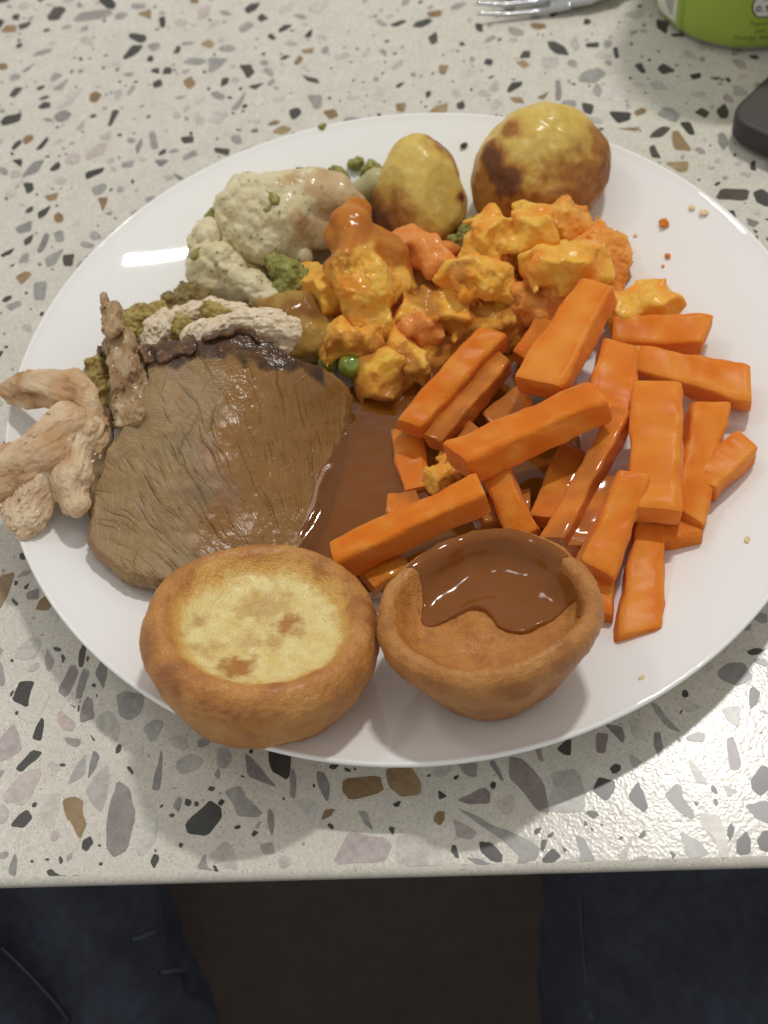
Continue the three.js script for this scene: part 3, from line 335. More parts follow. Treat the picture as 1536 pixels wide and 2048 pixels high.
// ---------------------------------------------------------------- beef slice
{
  // rim of the slice: photograph point and height of its upper edge
  const rim = [[295, 700, 33], [330, 690, 34], [372, 684, 35], [420, 668, 36], [468, 655, 37], [500, 660, 36], [560, 693, 33], [600, 712, 31], [642, 727, 28], [680, 748, 24], [699, 775, 19], [697, 822, 14], [684, 890, 9], [668, 957, 7.6], [645, 1030, 8], [615, 1085, 10], [540, 1140, 12], [430, 1165, 15], [350, 1170, 18], [309, 1166, 20], [270, 1156, 21], [242, 1146, 21.5], [208, 1121, 22], [182, 1090, 23], [175, 1054, 24], [186, 977, 26], [208, 909, 29], [235, 862, 31], [262, 815, 33], [290, 765, 34]];
  const R3 = rim.map((p) => new THREE.Vector3(...at(...p))), curve = new THREE.CatmullRomCurve3(R3, true, 'centripetal'), nu = 320, ring = curve.getSpacedPoints(nu), C = new THREE.Vector3(...at(450, 905, 24));
  ring.forEach((o) => { const k = 1 + 0.045 * fbm(o.x * 0.11, 2, o.z * 0.11, 3) + 0.02 * fbm(o.x * 0.5, 5, o.z * 0.5, 2); o.x = C.x + (o.x - C.x) * k; o.z = C.z + (o.z - C.z) * k; });
  const plane = (x, z) => { let s = 0, w = 0; for (let i = 0; i < nu; i += 5) { const o = ring[i], q = 1 / (((o.x - x) ** 2 + (o.z - z) ** 2) ** 1.1 + 4); s += q * o.y; w += q; } return s / w; };
  // muscle grain: cracks drawn along a bending direction field, kept as a relief and as the darker tissue in the gaps
  const n = 1024, size = 120, x0 = C.x - 60, z0 = C.z - 60, H = new Float32Array(n * n), D = new Float32Array(n * n), rnd = mulberry(31);
  const stamp = (x, z, w, a, b) => { const px = (x - x0) / size * n, pz = (z - z0) / size * n, r = w / size * n, R = Math.ceil(r * 2.5); for (let j = Math.floor(pz) - R; j <= pz + R; j++) for (let i = Math.floor(px) - R; i <= px + R; i++) { if (i < 0 || j < 0 || i >= n || j >= n) continue; const q = Math.exp(-((i - px) ** 2 + (j - pz) ** 2) / (r * r)), k = j * n + i; H[k] = Math.max(H[k], a * q); D[k] = Math.max(D[k], b * q); } };
  const heading = (x, z) => { const u = (x - C.x) / 40, w = (z - C.z) / 40; return Math.PI / 2 - 0.42 + u * 0.62 + (w > 0 && u < 0 ? -0.25 * w : 0.1 * w) + N(x * 0.03, 5, z * 0.03) * 0.5; };
  for (let q = 0; q < 430; q++) {
    let x = C.x + (rnd() - 0.5) * 90, z = C.z + (rnd() - 0.5) * 84, a = rnd(), big = q % 12 === 0, w = big ? 0.2 + 0.12 * a : 0.07 + 0.09 * a, L = big ? 8 + rnd() * 18 : 2 + rnd() * 11, dir = rnd() < 0.12 ? 1.0 : 0;
    const left = x < C.x + 4 ? 1 : 0.55;
    for (let s = 0; s < L; s += 0.18) { const h = heading(x, z) + dir + N(x * 0.2 + q, 2, z * 0.2) * 0.7; x += Math.cos(h) * 0.18; z += Math.sin(h) * 0.18; const e = Math.sin(Math.PI * s / L) ** 0.6; stamp(x, z, w * (0.5 + 0.5 * e), (big ? 0.5 + 0.5 * a : 0.3 + 0.4 * a) * e, (big ? 0.3 + 0.4 * a : 0.12 + 0.3 * a) * e * left); }
  }
  const lit = [S(150, 122, 80), S(128, 104, 70), S(144, 112, 86), S(128, 96, 54)], film = S(138, 92, 32);
  const colAt = (x, z) => {
    const a = fbm(x * 0.045, 1, z * 0.045, 3), b = fbm(x * 0.09 + 9, 2, z * 0.09, 3), h = heading(x, z), al = x * Math.cos(h) + z * Math.sin(h), ac = -x * Math.sin(h) + z * Math.cos(h), fib = fbm(al * 0.12, ac * 1.1, 3, 3);
    let c = a > 0 ? mix(lit[0], lit[1], clamp(a * 2.5)) : mix(lit[0], lit[2], clamp(-a * 2.2)); c = mix(c, lit[3], clamp(b * 0.9)); c = mix(c, S(178, 148, 106), clamp(fib * 0.55)); c = mix(c, S(112, 82, 54), clamp(-fib * 0.5)); c = mix(c, S(146, 108, 88), clamp(fbm(x * 0.07 + 31, 4, z * 0.07, 3) * 1.2 - 0.25)); c = mix(c, S(128, 112, 82), clamp(fbm(x * 0.08 + 57, 4, z * 0.08, 3) * 1.6 - 0.2));
    const wet = sstep(-0.35, 0.3, (x - C.x + 6 + (z - C.z) * 0.12) / 24 + fbm(x * 0.06, 6, z * 0.06, 3) * 0.9 - 0.2);
    return [c, wet];
  };
  const topEdge = [[300, 705, 33], [345, 690, 34], [420, 672, 36], [480, 658, 37], [560, 696, 33], [620, 722, 30]].map((q) => at(...q));
  const rimDepth = (x, z) => { let d = 1e9; for (let i = 0; i + 1 < topEdge.length; i++) { const a = topEdge[i], b = topEdge[i + 1], bx = b[0] - a[0], bz = b[2] - a[2], h = clamp(((x - a[0]) * bx + (z - a[2]) * bz) / (bx * bx + bz * bz)); d = Math.min(d, Math.hypot(x - a[0] - bx * h, z - a[2] - bz * h) + h * (i === 4 ? 4 : 0)); } return d; };
  const colTex = dataTex(n, (u, v, i, j) => { const k = j * n + i, x = x0 + u * size, z = z0 + v * size; let [c, wet] = colAt(x, z); c = mix(c, film, wet * 0.68); const up = rimDepth(x, z); const ck = sstep(0.25, -0.15, (up - 7.5) / 9 + fbm(x * 0.16, 8, z * 0.16, 4) * 0.8); c = mix(c, mix(S(52, 36, 24), S(92, 60, 32), clamp(0.4 + fbm(x * 0.3, 3, z * 0.3, 3) * 1.6)), ck * 0.92); c = mix(c, S(78, 56, 34), clamp(D[k])); return c.map((q) => 255 * (q <= 0.0031308 ? 12.92 * q : 1.055 * q ** (1 / 2.4) - 0.055)); }, true, false);
  const bump = dataTex(n, (u, v, i, j) => { const x = x0 + u * size, z = z0 + v * size, h = heading(x, z), al = x * Math.cos(h) + z * Math.sin(h), ac = -x * Math.sin(h) + z * Math.cos(h), k = 170 - 120 * H[j * n + i] + 26 * fbm(al * 0.2, ac * 1.6, 3, 2) + 22 * fbm(x * 0.8, 3, z * 0.8, 2); return [k, k, k]; }, false, false);
  const rough = dataTex(256, (u, v) => { const [, wet] = colAt(x0 + u * size, z0 + v * size), k = 255 * (0.52 - 0.28 * wet); return [k, k, k]; }, false, false);
  const beefMat = new THREE.MeshPhysicalMaterial({ map: colTex, bumpMap: bump, bumpScale: 0.001, roughnessMap: rough, roughness: 1, specularIntensity: 0.8 });
  const beef = thingGroup('beef_slice', [C.x, 10, C.z], 'thick brown slice of roast beef with dark crust, lapping into gravy', 'beef');
  const nt = 120, thick = 7.5;
  const g = weld(grid(nu, nt + 40, (a, b, i, j) => {
    const o = ring[i % nu]; let x, y, z, nse;
    if (j <= nt) {
      const t = (j / nt) ** 0.8; x = C.x + (o.x - C.x) * t; z = C.z + (o.z - C.z) * t;
      const bulge = 3.2 * (1 - t * t) * sstep(0, 1, 1 - t * 0.6); y = plane(x, z) * (1 - t ** 6) + o.y * t ** 6 + bulge - 1.6 * sstep(0.965, 1, t);
      y += fbm(x * 0.06, 2, z * 0.06, 3) * 1.8 + fbm(x * 0.22, 2, z * 0.22, 2) * 0.35;
      const ix = Math.round((x - x0) / size * n), iz = Math.round((z - z0) / size * n); if (ix >= 0 && iz >= 0 && ix < n && iz < n) y -= H[iz * n + ix] * 0.7;
    } else {
      const s = (j - nt) / 40, e = Math.min(1, s / 0.5), back = Math.max(0, (s - 0.5) / 0.5), t = 1 + 0.012 * Math.sin(e * Math.PI) - back * 0.98 - 0.03 * e; x = C.x + (o.x - C.x) * t; z = C.z + (o.z - C.z) * t;
      y = o.y - 1.6 - thick * e * (0.85 + 0.15 * Math.sin(i * Math.PI * 2 / nu * 9)) - back * (o.y - 12 > 0 ? (o.y - 14) * 0.6 : 0); nse = fbm(o.x * 0.25, y * 0.4, o.z * 0.25, 3); x += nse * 0.8; z += nse * 0.8;
      y = Math.max(y, 4.6);
    }
    return { p: [x - C.x, y - 10, z - C.z], uv: [(x - x0) / size, (z - z0) / size] };
  }), true);
  g.scale(MM, MM, MM);
  addMesh('meat', g, beefMat, beef);
  // dark roasted crust along the upper edge
  const cg = organicGeo({ parts: [{ b: at(318, 703, 34), r: [6, 0.9, 3.4], t: [10, 20, -8], rd: 0.8 }, { b: at(356, 697, 35.4), r: [6.5, 0.9, 3.4], t: [-8, 10, 6], rd: 0.8 }, { c: P([[420, 680, 36.6, 1.2], [450, 668, 37.4, 1.6], [474, 657, 37.8, 1.8], [492, 657, 37.4, 1.4], [520, 676, 35.4, 0.9]]), flat: 1.3 }], k: 2, warp: [0.18, 2.2, 5], noise: [[0.3, 0.8, 2], [0.8, 0.3, 2]], cell: 0.4, color: (x, y, z) => { const f = fbm(x * 0.2, y * 0.2, z * 0.2, 3), b = fbm(x * 0.7, y * 0.7, z * 0.7, 2); return mix(f > 0 ? mix(S(84, 58, 38), S(126, 86, 48), clamp(f * 2.2)) : mix(S(84, 58, 38), S(52, 36, 26), clamp(-f * 3)), S(130, 92, 52), clamp(b * 0.6)); } });
  cg.translate(-C.x, -10, -C.z); cg.scale(MM, MM, MM); const cr = addMesh('crust', cg, vc({ roughness: 0.5, specularIntensity: 0.5, clearcoat: 0.3, clearcoatRoughness: 0.14 }), beef); tag(cr, 'dark glossy roasted crust');
}
// ---------------------------------------------------------------- chicken and stuffing
const birdTone = (x, y, z, seed, brown) => { const a = fbm(x * 0.08 + seed, y * 0.08, z * 0.08, 3), b = fbm(x * 0.3, y * 0.3, z * 0.3 + seed, 3); let c = mix(S(228, 200, 160), S(238, 218, 184), clamp(0.5 + b)); c = mix(c, S(214, 176, 128), 0.9 * sstep(-0.2, 0.4, a + brown + b * 0.2)); return mix(c, S(180, 134, 88), 0.85 * sstep(0.26, 0.5, a + brown + b * 0.4)); };
const fibre = (dx, dz, amp, f = 0.9) => (x, y, z) => { const al = x * dx + z * dz, ac = -x * dz + z * dx; const n = fbm(al * 0.11, ac * f, y * f, 3); return amp * (1.5 * Math.abs(n) - 0.35 + 0.5 * n); };
{
  const base = at(95, 900, 18), bird = thingGroup('chicken_piece', base, 'large pale torn chicken piece hanging over the plate rim', 'chicken', 'chicken pieces');
  const strand = (name, parts, amp, coarse, tan, fat, seed) => {
    const l = parts[0].c, A = l[0], B = l[l.length - 1], q = Math.hypot(B[0] - A[0], B[2] - A[2]) || 1, dx = (B[0] - A[0]) / q, dz = (B[2] - A[2]) / q, f1 = fibre(dx, dz, amp, 1.15), f2 = fibre(dx, dz, coarse, 0.45);
    const g = organicGeo({ parts, k: 1.6, warp: [0.11, 2.2, seed], noise: [[0.12, 0.7, 2]], rough: (x, y, z) => f1(x, y, z) + f2(x + seed, y, z), cell: 0.45, color: (x, y, z) => {
      const n = fbm(x * 0.1 + seed, y * 0.1, z * 0.1, 3), al = x * dx + z * dz, ac = -x * dz + z * dx, s = fbm(al * 0.1, ac * 0.9, y * 0.9 + seed, 3);
      let c = mix(S(232, 206, 170), S(216, 182, 142), clamp(0.5 + n * 1.6)); c = mix(c, S(246, 230, 204), clamp(s * 1.3 + fat - 0.3)); c = mix(c, S(196, 154, 108), clamp(tan + n * 1.2)); return mix(c, S(168, 120, 78), 0.8 * sstep(0.12, 0.35, n * tan * 1.6 + s * 0.2)); } });
    g.translate(-base[0], -base[1], -base[2]); g.scale(MM, MM, MM); addMesh(name, g, moistMat, bird);
  };
  strand('skin_flap', [{ c: P([[14, 780, 28, 3], [40, 766, 33, 4.4], [85, 760, 36.5, 5.2], [130, 768, 37.5, 5.8], [165, 796, 36.5, 6.4], [182, 850, 33, 6]]), flat: 1.8 }, { c: P([[26, 796, 27, 2.6], [70, 796, 30, 3.6], [125, 802, 33, 5]]), flat: 1.9 }], 0.5, 0.9, 0.42, 0, 1);
  strand('strand', [{ c: P([[168, 822, 33, 5], [132, 852, 34, 7], [96, 892, 33.5, 8], [55, 928, 30.5, 7.6], [10, 958, 27.5, 6.6], [-25, 980, 25, 5.5]]), flat: 1.25 }], 0.9, 1.2, 0.2, 0.1, 4);
  strand('strand', [{ c: P([[48, 893, 28.5, 3], [15, 908, 27.5, 4.2], [-30, 920, 26, 5]]), flat: 1.4 }], 0.9, 1.0, 0.3, 0.1, 7);
  strand('strand', [{ c: P([[166, 850, 32, 5.4], [146, 905, 30.5, 6], [142, 960, 28.5, 6.4], [148, 1000, 26, 5], [152, 1028, 24, 1.6]]), flat: 1.1 }, { c: P([[120, 962, 27, 1.4], [104, 972, 25.5, 0.4]]) }, { c: P([[118, 990, 26.5, 1.4], [102, 994, 25, 0.4]]) }], 0.9, 1.2, 0.05, 0.25, 10);
  strand('strand', [{ c: P([[84, 935, 29, 4.6], [64, 985, 26, 6.2], [52, 1030, 23.5, 6.4], [52, 1062, 21.5, 3.4]]), flat: 1.25 }, { c: P([[46, 1000, 25, 2], [26, 1016, 23, 3]]) }], 1.4, 1.6, 0.0, 0.5, 13);
  strand('strand', [{ c: P([[104, 930, 29, 3], [96, 975, 26, 3], [86, 1036, 22.5, 1.6]]), flat: 1.1 }], 1.0, 0.8, 0.05, 0.45, 16);
  strand('strand', [{ c: P([[182, 840, 31, 4.4], [192, 870, 29.5, 4.4], [196, 900, 27.5, 3]]), flat: 1.4 }], 0.8, 1.0, 0.4, 0, 19);
}
organic('chicken_skin', 'greyish brown strip of chicken skin standing up beside the beef', 'chicken', 'chicken pieces', {
  parts: [{ b: at(222, 640, 37.5), r: [3, 1.6, 9], t: [-14, 12, 20], rd: 1.4 }, { b: at(244, 720, 34), r: [5.2, 2.4, 12], t: [-12, 10, 30], rd: 2 }, { b: at(258, 800, 30), r: [5.4, 3, 11], t: [-6, 6, 20], rd: 2.4 }, { b: at(282, 745, 31), r: [2.6, 2.2, 9], t: [-10, -8, 0], rd: 2 }, { c: P([[208, 590, 40.5, 0.5], [214, 612, 39.5, 1.2], [222, 636, 38, 2]]) }],
  k: 2, noise: [[0.14, 2.4, 2]], rough: (x, y, z) => fibre(-0.25, 0.97, 1.5, 0.6)(x, y, z) + 0.6 * fbm(x * 0.5, y * 0.5, z * 0.5, 2), cell: 0.45, color: (x, y, z) => mix(mix(S(190, 160, 118), S(160, 124, 84), clamp(0.5 + fbm(x * 0.15, y * 0.15, z * 0.15, 3) * 1.8)), S(214, 196, 162), clamp(fbm(x * 0.4 + 4, y * 0.3, z * 0.2, 2) * 1.3)) }, wetMat);
organic('chicken_skin', 'glossy grey skin flap between the pale chicken and the beef', 'chicken', 'chicken pieces', {
  parts: [{ c: P([[208, 838, 27, 4], [190, 890, 27, 5.4], [182, 950, 24.5, 5], [192, 1005, 22, 3.2], [186, 1030, 20, 1.6]]), flat: 1.3 }], k: 2, noise: [[0.15, 1.8, 2]], rough: fibre(-0.1, 1, 0.9, 0.7), cell: 0.6,
  color: (x, y, z) => mix(S(150, 124, 88), S(120, 92, 58), clamp(0.5 + fbm(x * 0.16, y * 0.16, z * 0.16, 3) * 2)) }, wetMat);
const shred = (pts, label, flat, dir, seed) => organic('chicken_shred', label, 'chicken', 'chicken pieces', { parts: [{ c: P(pts), flat }], noise: [[0.16, 1.3, 2]], rough: (x, y, z) => fibre(...dir, 2.6, 0.75)(x, y, z) + 1.2 * fbm(x * 0.35, y * 0.35, z * 0.35 + seed, 2), cell: 0.42, color: (x, y, z) => mix(birdTone(x, y, z, seed, -0.25), S(248, 238, 216), clamp(0.45 + fbm(x * 0.6, y * 0.3, z * 0.6, 2))) }, moistMat);
shred([[352, 628, 24, 2.4], [385, 620, 25, 3.2], [430, 612, 25, 3], [480, 622, 24, 2.2]], 'frayed white chicken shred against the lower cauliflower floret', 1.5, [0.97, -0.1], 2);
shred([[308, 690, 24, 4], [313, 660, 26, 4.4], [330, 636, 27, 3]], 'smooth curved pale chicken chunk beside the standing skin strip', 1.1, [0.3, 0.95], 3);
shred([[385, 676, 27, 4], [415, 664, 28, 4], [445, 652, 28.5, 3.2]], 'blocky white chicken shred touching the beef crust', 1.1, [0.6, -0.7], 4);
shred([[440, 650, 27, 3], [490, 640, 29.5, 4.2], [540, 648, 29.5, 5.2], [575, 660, 27, 4.6], [568, 690, 24, 3]], 'longest pale chicken shred behind the beef crust', 1.2, [0.97, 0.2], 5);
const stuffingColour = (seed) => (x, y, z) => { const a = fbm(x * 0.25 + seed, y * 0.25, z * 0.25, 3), b = fbm(x * 0.7, y * 0.7, z * 0.7 + seed, 2); let c = mix(S(196, 176, 108), S(168, 148, 78), clamp(0.5 + b * 1.4)); return mix(c, S(142, 94, 52), clamp(a * 2.0 - 0.2)); };
const stuff1 = (pts, label, seed, dark = 0) => organic('stuffing_clump', label, 'stuffing', 'stuffing clumps', { parts: pts.map(([u, v, y, r]) => ({ e: at(u, v, y), r: [r, r * 0.9, r] })), k: 1.5, noise: [[0.25, 2.4, 3], [0.9, 0.9, 2]], cell: 0.5, color: (x, y, z) => mix(stuffingColour(seed)(x, y, z), S(66, 40, 30), dark) }, moistMat);
stuff1([[195, 735, 25, 4.2], [190, 755, 23, 4.6], [205, 775, 22, 5], [222, 795, 20, 5], [180, 782, 20, 3]], 'green stuffing clump between the pale chicken and the skin strip', 2);
stuff1([[216, 712, 24, 4], [222, 735, 22, 4.6]], 'dark burnt stuffing clump behind the skin strip', 5, 0.75);
stuff1([[268, 640, 24, 4.4], [285, 632, 25, 4], [298, 648, 22, 5.4], [280, 665, 20, 7], [320, 622, 24, 3.6]], 'crumbly green brown stuffing clump at the head of the chicken', 8);
stuff1([[345, 612, 22, 4.6], [372, 592, 22, 4.8], [368, 612, 19, 6], [390, 600, 18, 6]], 'brown crusted stuffing against the lower cauliflower floret', 11, 0.45);
stuff1([[355, 655, 23, 5], [370, 662, 22, 5], [345, 672, 20, 6]], 'stuffing clump among the white chicken shreds', 14);
stuff1([[428, 626, 28.5, 4]], 'small round stuffing crumb on a chicken shred', 17);
// ---------------------------------------------------------------- carrot batons
const carrotN = tileNoise(9);
const carrotBump = dataTex(256, (u, v) => { const k = 128 + 45 * carrotN(u, v, 48) + 35 * carrotN(u, v, 96) + 30 * carrotN(u, v, 16); return [k, k, k]; }, false);
const carrotMat = soft(0.24, 0.13, 0.28, { bumpMap: carrotBump, bumpScale: 0.00025 });
const carrotWetMat = soft(0.2, 0.6, 0.1, { bumpMap: carrotBump, bumpScale: 0.0002 });
const carrotRand = mulberry(404);
// axis from A to B ([u, v, y] surveyed), w across, h deep, end scales, roll about the axis, gravy 0..1
function baton(A, B, w, h, { sA = 1, sB = 1, roll = 0, gravy = 0, label, bend = 0, skew = 0, tone = 0, name = 'carrot_baton', cat = 'carrot', group = 'carrot batons in the heap', col } = {}) {
  const a = new THREE.Vector3(...at(...A)), b = new THREE.Vector3(...at(...B)), ax = b.clone().sub(a), len = ax.length(); ax.normalize();
  const side = new THREE.Vector3().crossVectors(ax, new THREE.Vector3(0, 1, 0)).normalize(), up = new THREE.Vector3().crossVectors(side, ax).normalize();
  side.applyAxisAngle(ax, roll * Math.PI / 180); up.applyAxisAngle(ax, roll * Math.PI / 180);
  const seed = carrotRand() * 100, nu = 44, nl = 30, capN = 5, rr = 0.13, slA = (carrotRand() - 0.5) * 0.9 + skew, slB = (carrotRand() - 0.5) * 0.9 - skew, mid = a.clone().add(b).multiplyScalar(0.5);
  const cn = (q) => Math.sign(q) * Math.abs(q) ** 0.3, trap = (carrotRand() - 0.5) * 0.22;
  const base = col ?? mix(S(242, 148, 46), S(234, 126, 26), clamp(0.5 + tone)), light = mix(base, S(248, 176, 78), 0.6), deep = mix(base, S(226, 112, 20), 0.6), core = (carrotRand() - 0.5) * 0.7, coreW = 0.2 + carrotRand() * 0.12, core2 = (carrotRand() < 0.5 ? 1 : -1) * (0.3 + carrotRand() * 0.25);
  const g = grid(nu, nl + 2 * capN, (q, r, i, j) => {
    const t = q * Math.PI * 2; let l, inset;
    if (j < capN) { l = 0; inset = Math.sin(j / capN * Math.PI / 2); if (j > 0) inset = j === capN - 1 ? 0.94 : j / (capN - 1) * 0.9; } else if (j > nl + capN) { const m = nl + 2 * capN - j; l = 1; inset = m === 0 ? 0 : m === capN - 1 ? 0.94 : m / (capN - 1) * 0.9; } else { l = (j - capN) / nl; inset = 1; }
    const sc = (sA + (sB - sA) * l) * (1 + 0.1 * N(l * 1.7 + seed, seed, 1)), ends = Math.min(l, 1 - l) * len, round = inset === 1 ? 1 - 0.05 * Math.max(0, 1 - ends / 1.2) : inset * 0.95;
    let cx = cn(Math.cos(t)) * w / 2 * sc * round, cy = cn(Math.sin(t)) * h / 2 * (0.85 + 0.15 * sc) * round;
    cx *= 1 + trap * (cy / h) * 2;
    let s = (l - 0.5) * len + (l < 0.5 ? slA : slB) * cx * Math.max(0, 1 - ends / (len * 0.5)) + (inset < 1 ? (l ? 1 : -1) * (1 - inset) * 0.25 : 0);
    const p = mid.clone().addScaledVector(ax, s).addScaledVector(side, cx + bend * (4 * l * (1 - l) - 0.5)).addScaledVector(up, cy);
    const nz = fbm(s * 0.09 + seed, cx * 0.16, cy * 0.16, 2) * 1.3 + fbm(s * 0.5 + seed, cx * 0.5, cy * 0.5, 2) * 0.2;
    const rad = Math.hypot(cx, cy) || 1; p.addScaledVector(side, cx / rad * nz).addScaledVector(up, cy / rad * nz);
    const f = fbm(p.x * 0.13 + seed, p.y * 0.13, p.z * 0.13, 3), st = fbm(s * 0.05, cx * 0.9 + seed, cy * 0.9, 2);
    let c = f > 0 ? mix(base, light, clamp(f * 2)) : mix(base, deep, clamp(-f * 2)); c = mix(c, light, clamp(st * 0.8)); c = mix(c, deep, clamp(-st * 0.6)); c = mix(c, light, 0.55 * sstep(coreW * 1.25, coreW * 0.8, Math.hypot(cx / w - core, cy / h - core2) + fbm(s * 0.08, seed, cx * 0.1, 2) * 0.25));   // the paler heart of the carrot, where the cut meets it
    if (gravy) { const gq = sstep(-0.25, 0.25, fbm(p.x * 0.07 + 3, p.y * 0.07, p.z * 0.07 + seed, 3) + (gravy - 0.5) * 1.4); c = mix(c, mix(GRAVY, base, 0.3), gq * 0.7); }
    return { p: [p.x, p.y, p.z], uv: [(cx + cy * 1.3) / 24, s / 24], c };
  });
  return thingMesh(name, g, gravy > 0.3 ? carrotWetMat : carrotMat, label, cat, group);
}
const cb = (A, B, w, h, o) => baton(A, B, w, h, o);
// lower layer
cb([1195, 1110, 13], [1202, 1236, 12], 8, 9, { label: 'mostly hidden carrot baton on the plate beside the gravy filled pudding', tone: 0.3 });
cb([1300, 1030, 13], [1277, 1275, 12.5], 13, 8, { sA: 0.62, sB: 1.12, label: 'wedge shaped carrot baton reaching farthest onto the bare plate beside the pudding', tone: 0 });
cb([1300, 1058, 12], [1398, 1055, 13], 11, 7, { label: 'short carrot piece lying flat under the wide upright baton', tone: 0.2 });
cb([1495, 893, 17.5], [1395, 975, 16], 11, 9, { sA: 0.75, sB: 1.1, label: 'carrot baton with a pointed end poking out behind the pale heap', tone: 0.4 });
cb([1150, 905, 14], [1085, 1045, 13], 9, 8, { gravy: 0.6, label: 'gravy coated carrot baton deep under the heap', tone: 0.2 });
cb([1215, 965, 14], [1148, 1105, 13], 9, 9, { gravy: 0.5, label: 'carrot baton almost buried below the slanting thin baton', tone: 0.3 });
cb([812, 862, 8], [835, 985, 8.5], 10, 6, { gravy: 0.35, label: 'flat carrot piece half sunk in the gravy pool beside the beef', tone: 0.3, sA: 1.1, sB: 0.95 });
cb([775, 1015, 8], [842, 1012, 8], 8, 6, { gravy: 0.45, label: 'small carrot tip rising from the gravy above the long baton', tone: 0.1 });
cb([1060, 800, 15], [985, 860, 12], 10, 9, { gravy: 0.65, label: 'short gravy covered carrot chunk behind the broad middle baton', tone: 0.2 });
cb([1098, 650, 18], [1048, 725, 14], 8, 8, { gravy: 0.3, label: 'small carrot baton between the mash and the tall baton', tone: 0.2 });
cb([735, 1168, 12], [800, 1120, 12], 9, 7, { gravy: 0.4, label: 'carrot end tucked between the two yorkshire puddings', tone: 0, col: S(222, 140, 26) });
cb([950, 1040, 12], [1060, 1010, 12], 9, 8, { gravy: 0.75, label: 'gravy soaked carrot stick behind the filled pudding', tone: 0.3 });
cb([960, 870, 13], [900, 960, 11], 9, 8, { gravy: 0.7, label: 'dark gravy soaked carrot under the broad middle baton', tone: 0.3 });
cb([1225, 668, 18], [1414, 670, 19], 11.5, 9, { label: 'smooth orange carrot baton next to the flat yellow swede slab', tone: 0.1, roll: 12 });
cb([1275, 728, 18], [1500, 781, 19], 11, 10, { sA: 0.85, sB: 1.18, label: 'carrot baton with blunt slanted end pointing to the bare plate rim', tone: 0, roll: 10 });
cb([1418, 815, 20], [1372, 1040, 16], 12.5, 8, { sA: 1.0, sB: 0.9, label: 'flat carrot baton with moist white marks beside the wide upright one', tone: 0, roll: -14, gravy: 0 });
// middle layer
cb([1238, 700, 24], [1215, 835, 22], 15, 9, { sA: 0.8, sB: 1.05, label: 'broad carrot chunk between the tall baton and the wide upright one', tone: -0.1, roll: -8 });
cb([1316, 778, 27], [1308, 1032, 22], 15.5, 10, { label: 'wide carrot baton with lengthwise facet standing in the heap middle', tone: -0.3, roll: 4 });
cb([1008, 720, 21], [868, 888, 15], 8, 8, { gravy: 0.62, label: 'narrow gravy glazed carrot baton tucked against the upper pair', tone: 0.3, roll: 8 });
cb([985, 672, 24], [818, 858, 18], 9.5, 9.5, { gravy: 0.12, label: 'bright carrot baton leaning over the gravy next to the mash', col: S(232, 128, 22), tone: 0.1, roll: -12 });
cb([985, 925, 22], [1052, 1078, 14], 9, 8, { gravy: 0.2, label: 'short bent carrot baton standing against the filled pudding', col: S(232, 128, 22), tone: 0.1, bend: 1.2, roll: 20 });
cb([1246, 830, 24], [1108, 1090, 17], 6.5, 8, { gravy: 0.45, label: 'thin slanting carrot baton with a shiny gravy streak', tone: 0.2, roll: 10 });
cb([1266, 956, 25], [1190, 1148, 19], 11.5, 10, { sA: 0.95, sB: 1.02, label: 'square cut carrot baton with a rough side above the wedge', tone: 0, roll: -10 });
// top layer
cb([968, 986, 26], [672, 1122, 19], 9.5, 9.5, { sA: 1.05, label: 'long carrot baton resting behind both yorkshire puddings', col: S(232, 128, 22), tone: 0.2, roll: 12 });
cb([1197, 580, 33], [1078, 778, 28], 14.5, 9, { sA: 0.9, sB: 1.12, label: 'tall broad carrot baton leaning on the mash', tone: 0, roll: 10 });
cb([1200, 802, 33], [916, 926, 26], 13.5, 10, { gravy: 0.1, label: 'big broad carrot baton lying across the top of the heap', col: S(232, 128, 22), tone: 0.1, roll: 18 });
// ---------------------------------------------------------------- roast potatoes
const potatoMat = soft(0.25, 0.35, 0.2);
const potatoSkin = (C, brown, seed) => (x, y, z) => {
  const px = x - C[0], py = y - C[1], pz = z - C[2]; let b = 0;
  for (const [dx, dy, dz, r, w] of brown) { const d = Math.hypot(px - dx, py - dy, pz - dz) / r; b = Math.max(b, w * sstep(1.5, 0.4, d + fbm(x * 0.14 + seed, y * 0.14, z * 0.14, 4) * 0.7)); }
  const n = fbm(x * 0.07 + seed, y * 0.07, z * 0.07, 3), f = fbm(x * 0.35, y * 0.35, z * 0.35 + seed, 3);
  let c = mix(S(230, 202, 108), S(220, 186, 88), clamp(0.5 + n * 1.5)); c = mix(c, S(238, 220, 146), clamp(f * 1.2)); if (b > 0) { c = mix(c, S(192, 136, 62), clamp(b * 1.6)); c = mix(c, S(150, 92, 42), clamp(b * 2.2 - 0.95 + f * 0.6)); c = mix(c, S(92, 56, 32), clamp((b - 0.72) * 3.2 + f * 0.3 * (b > 0.6 ? 1 : 0))); } return c;
};
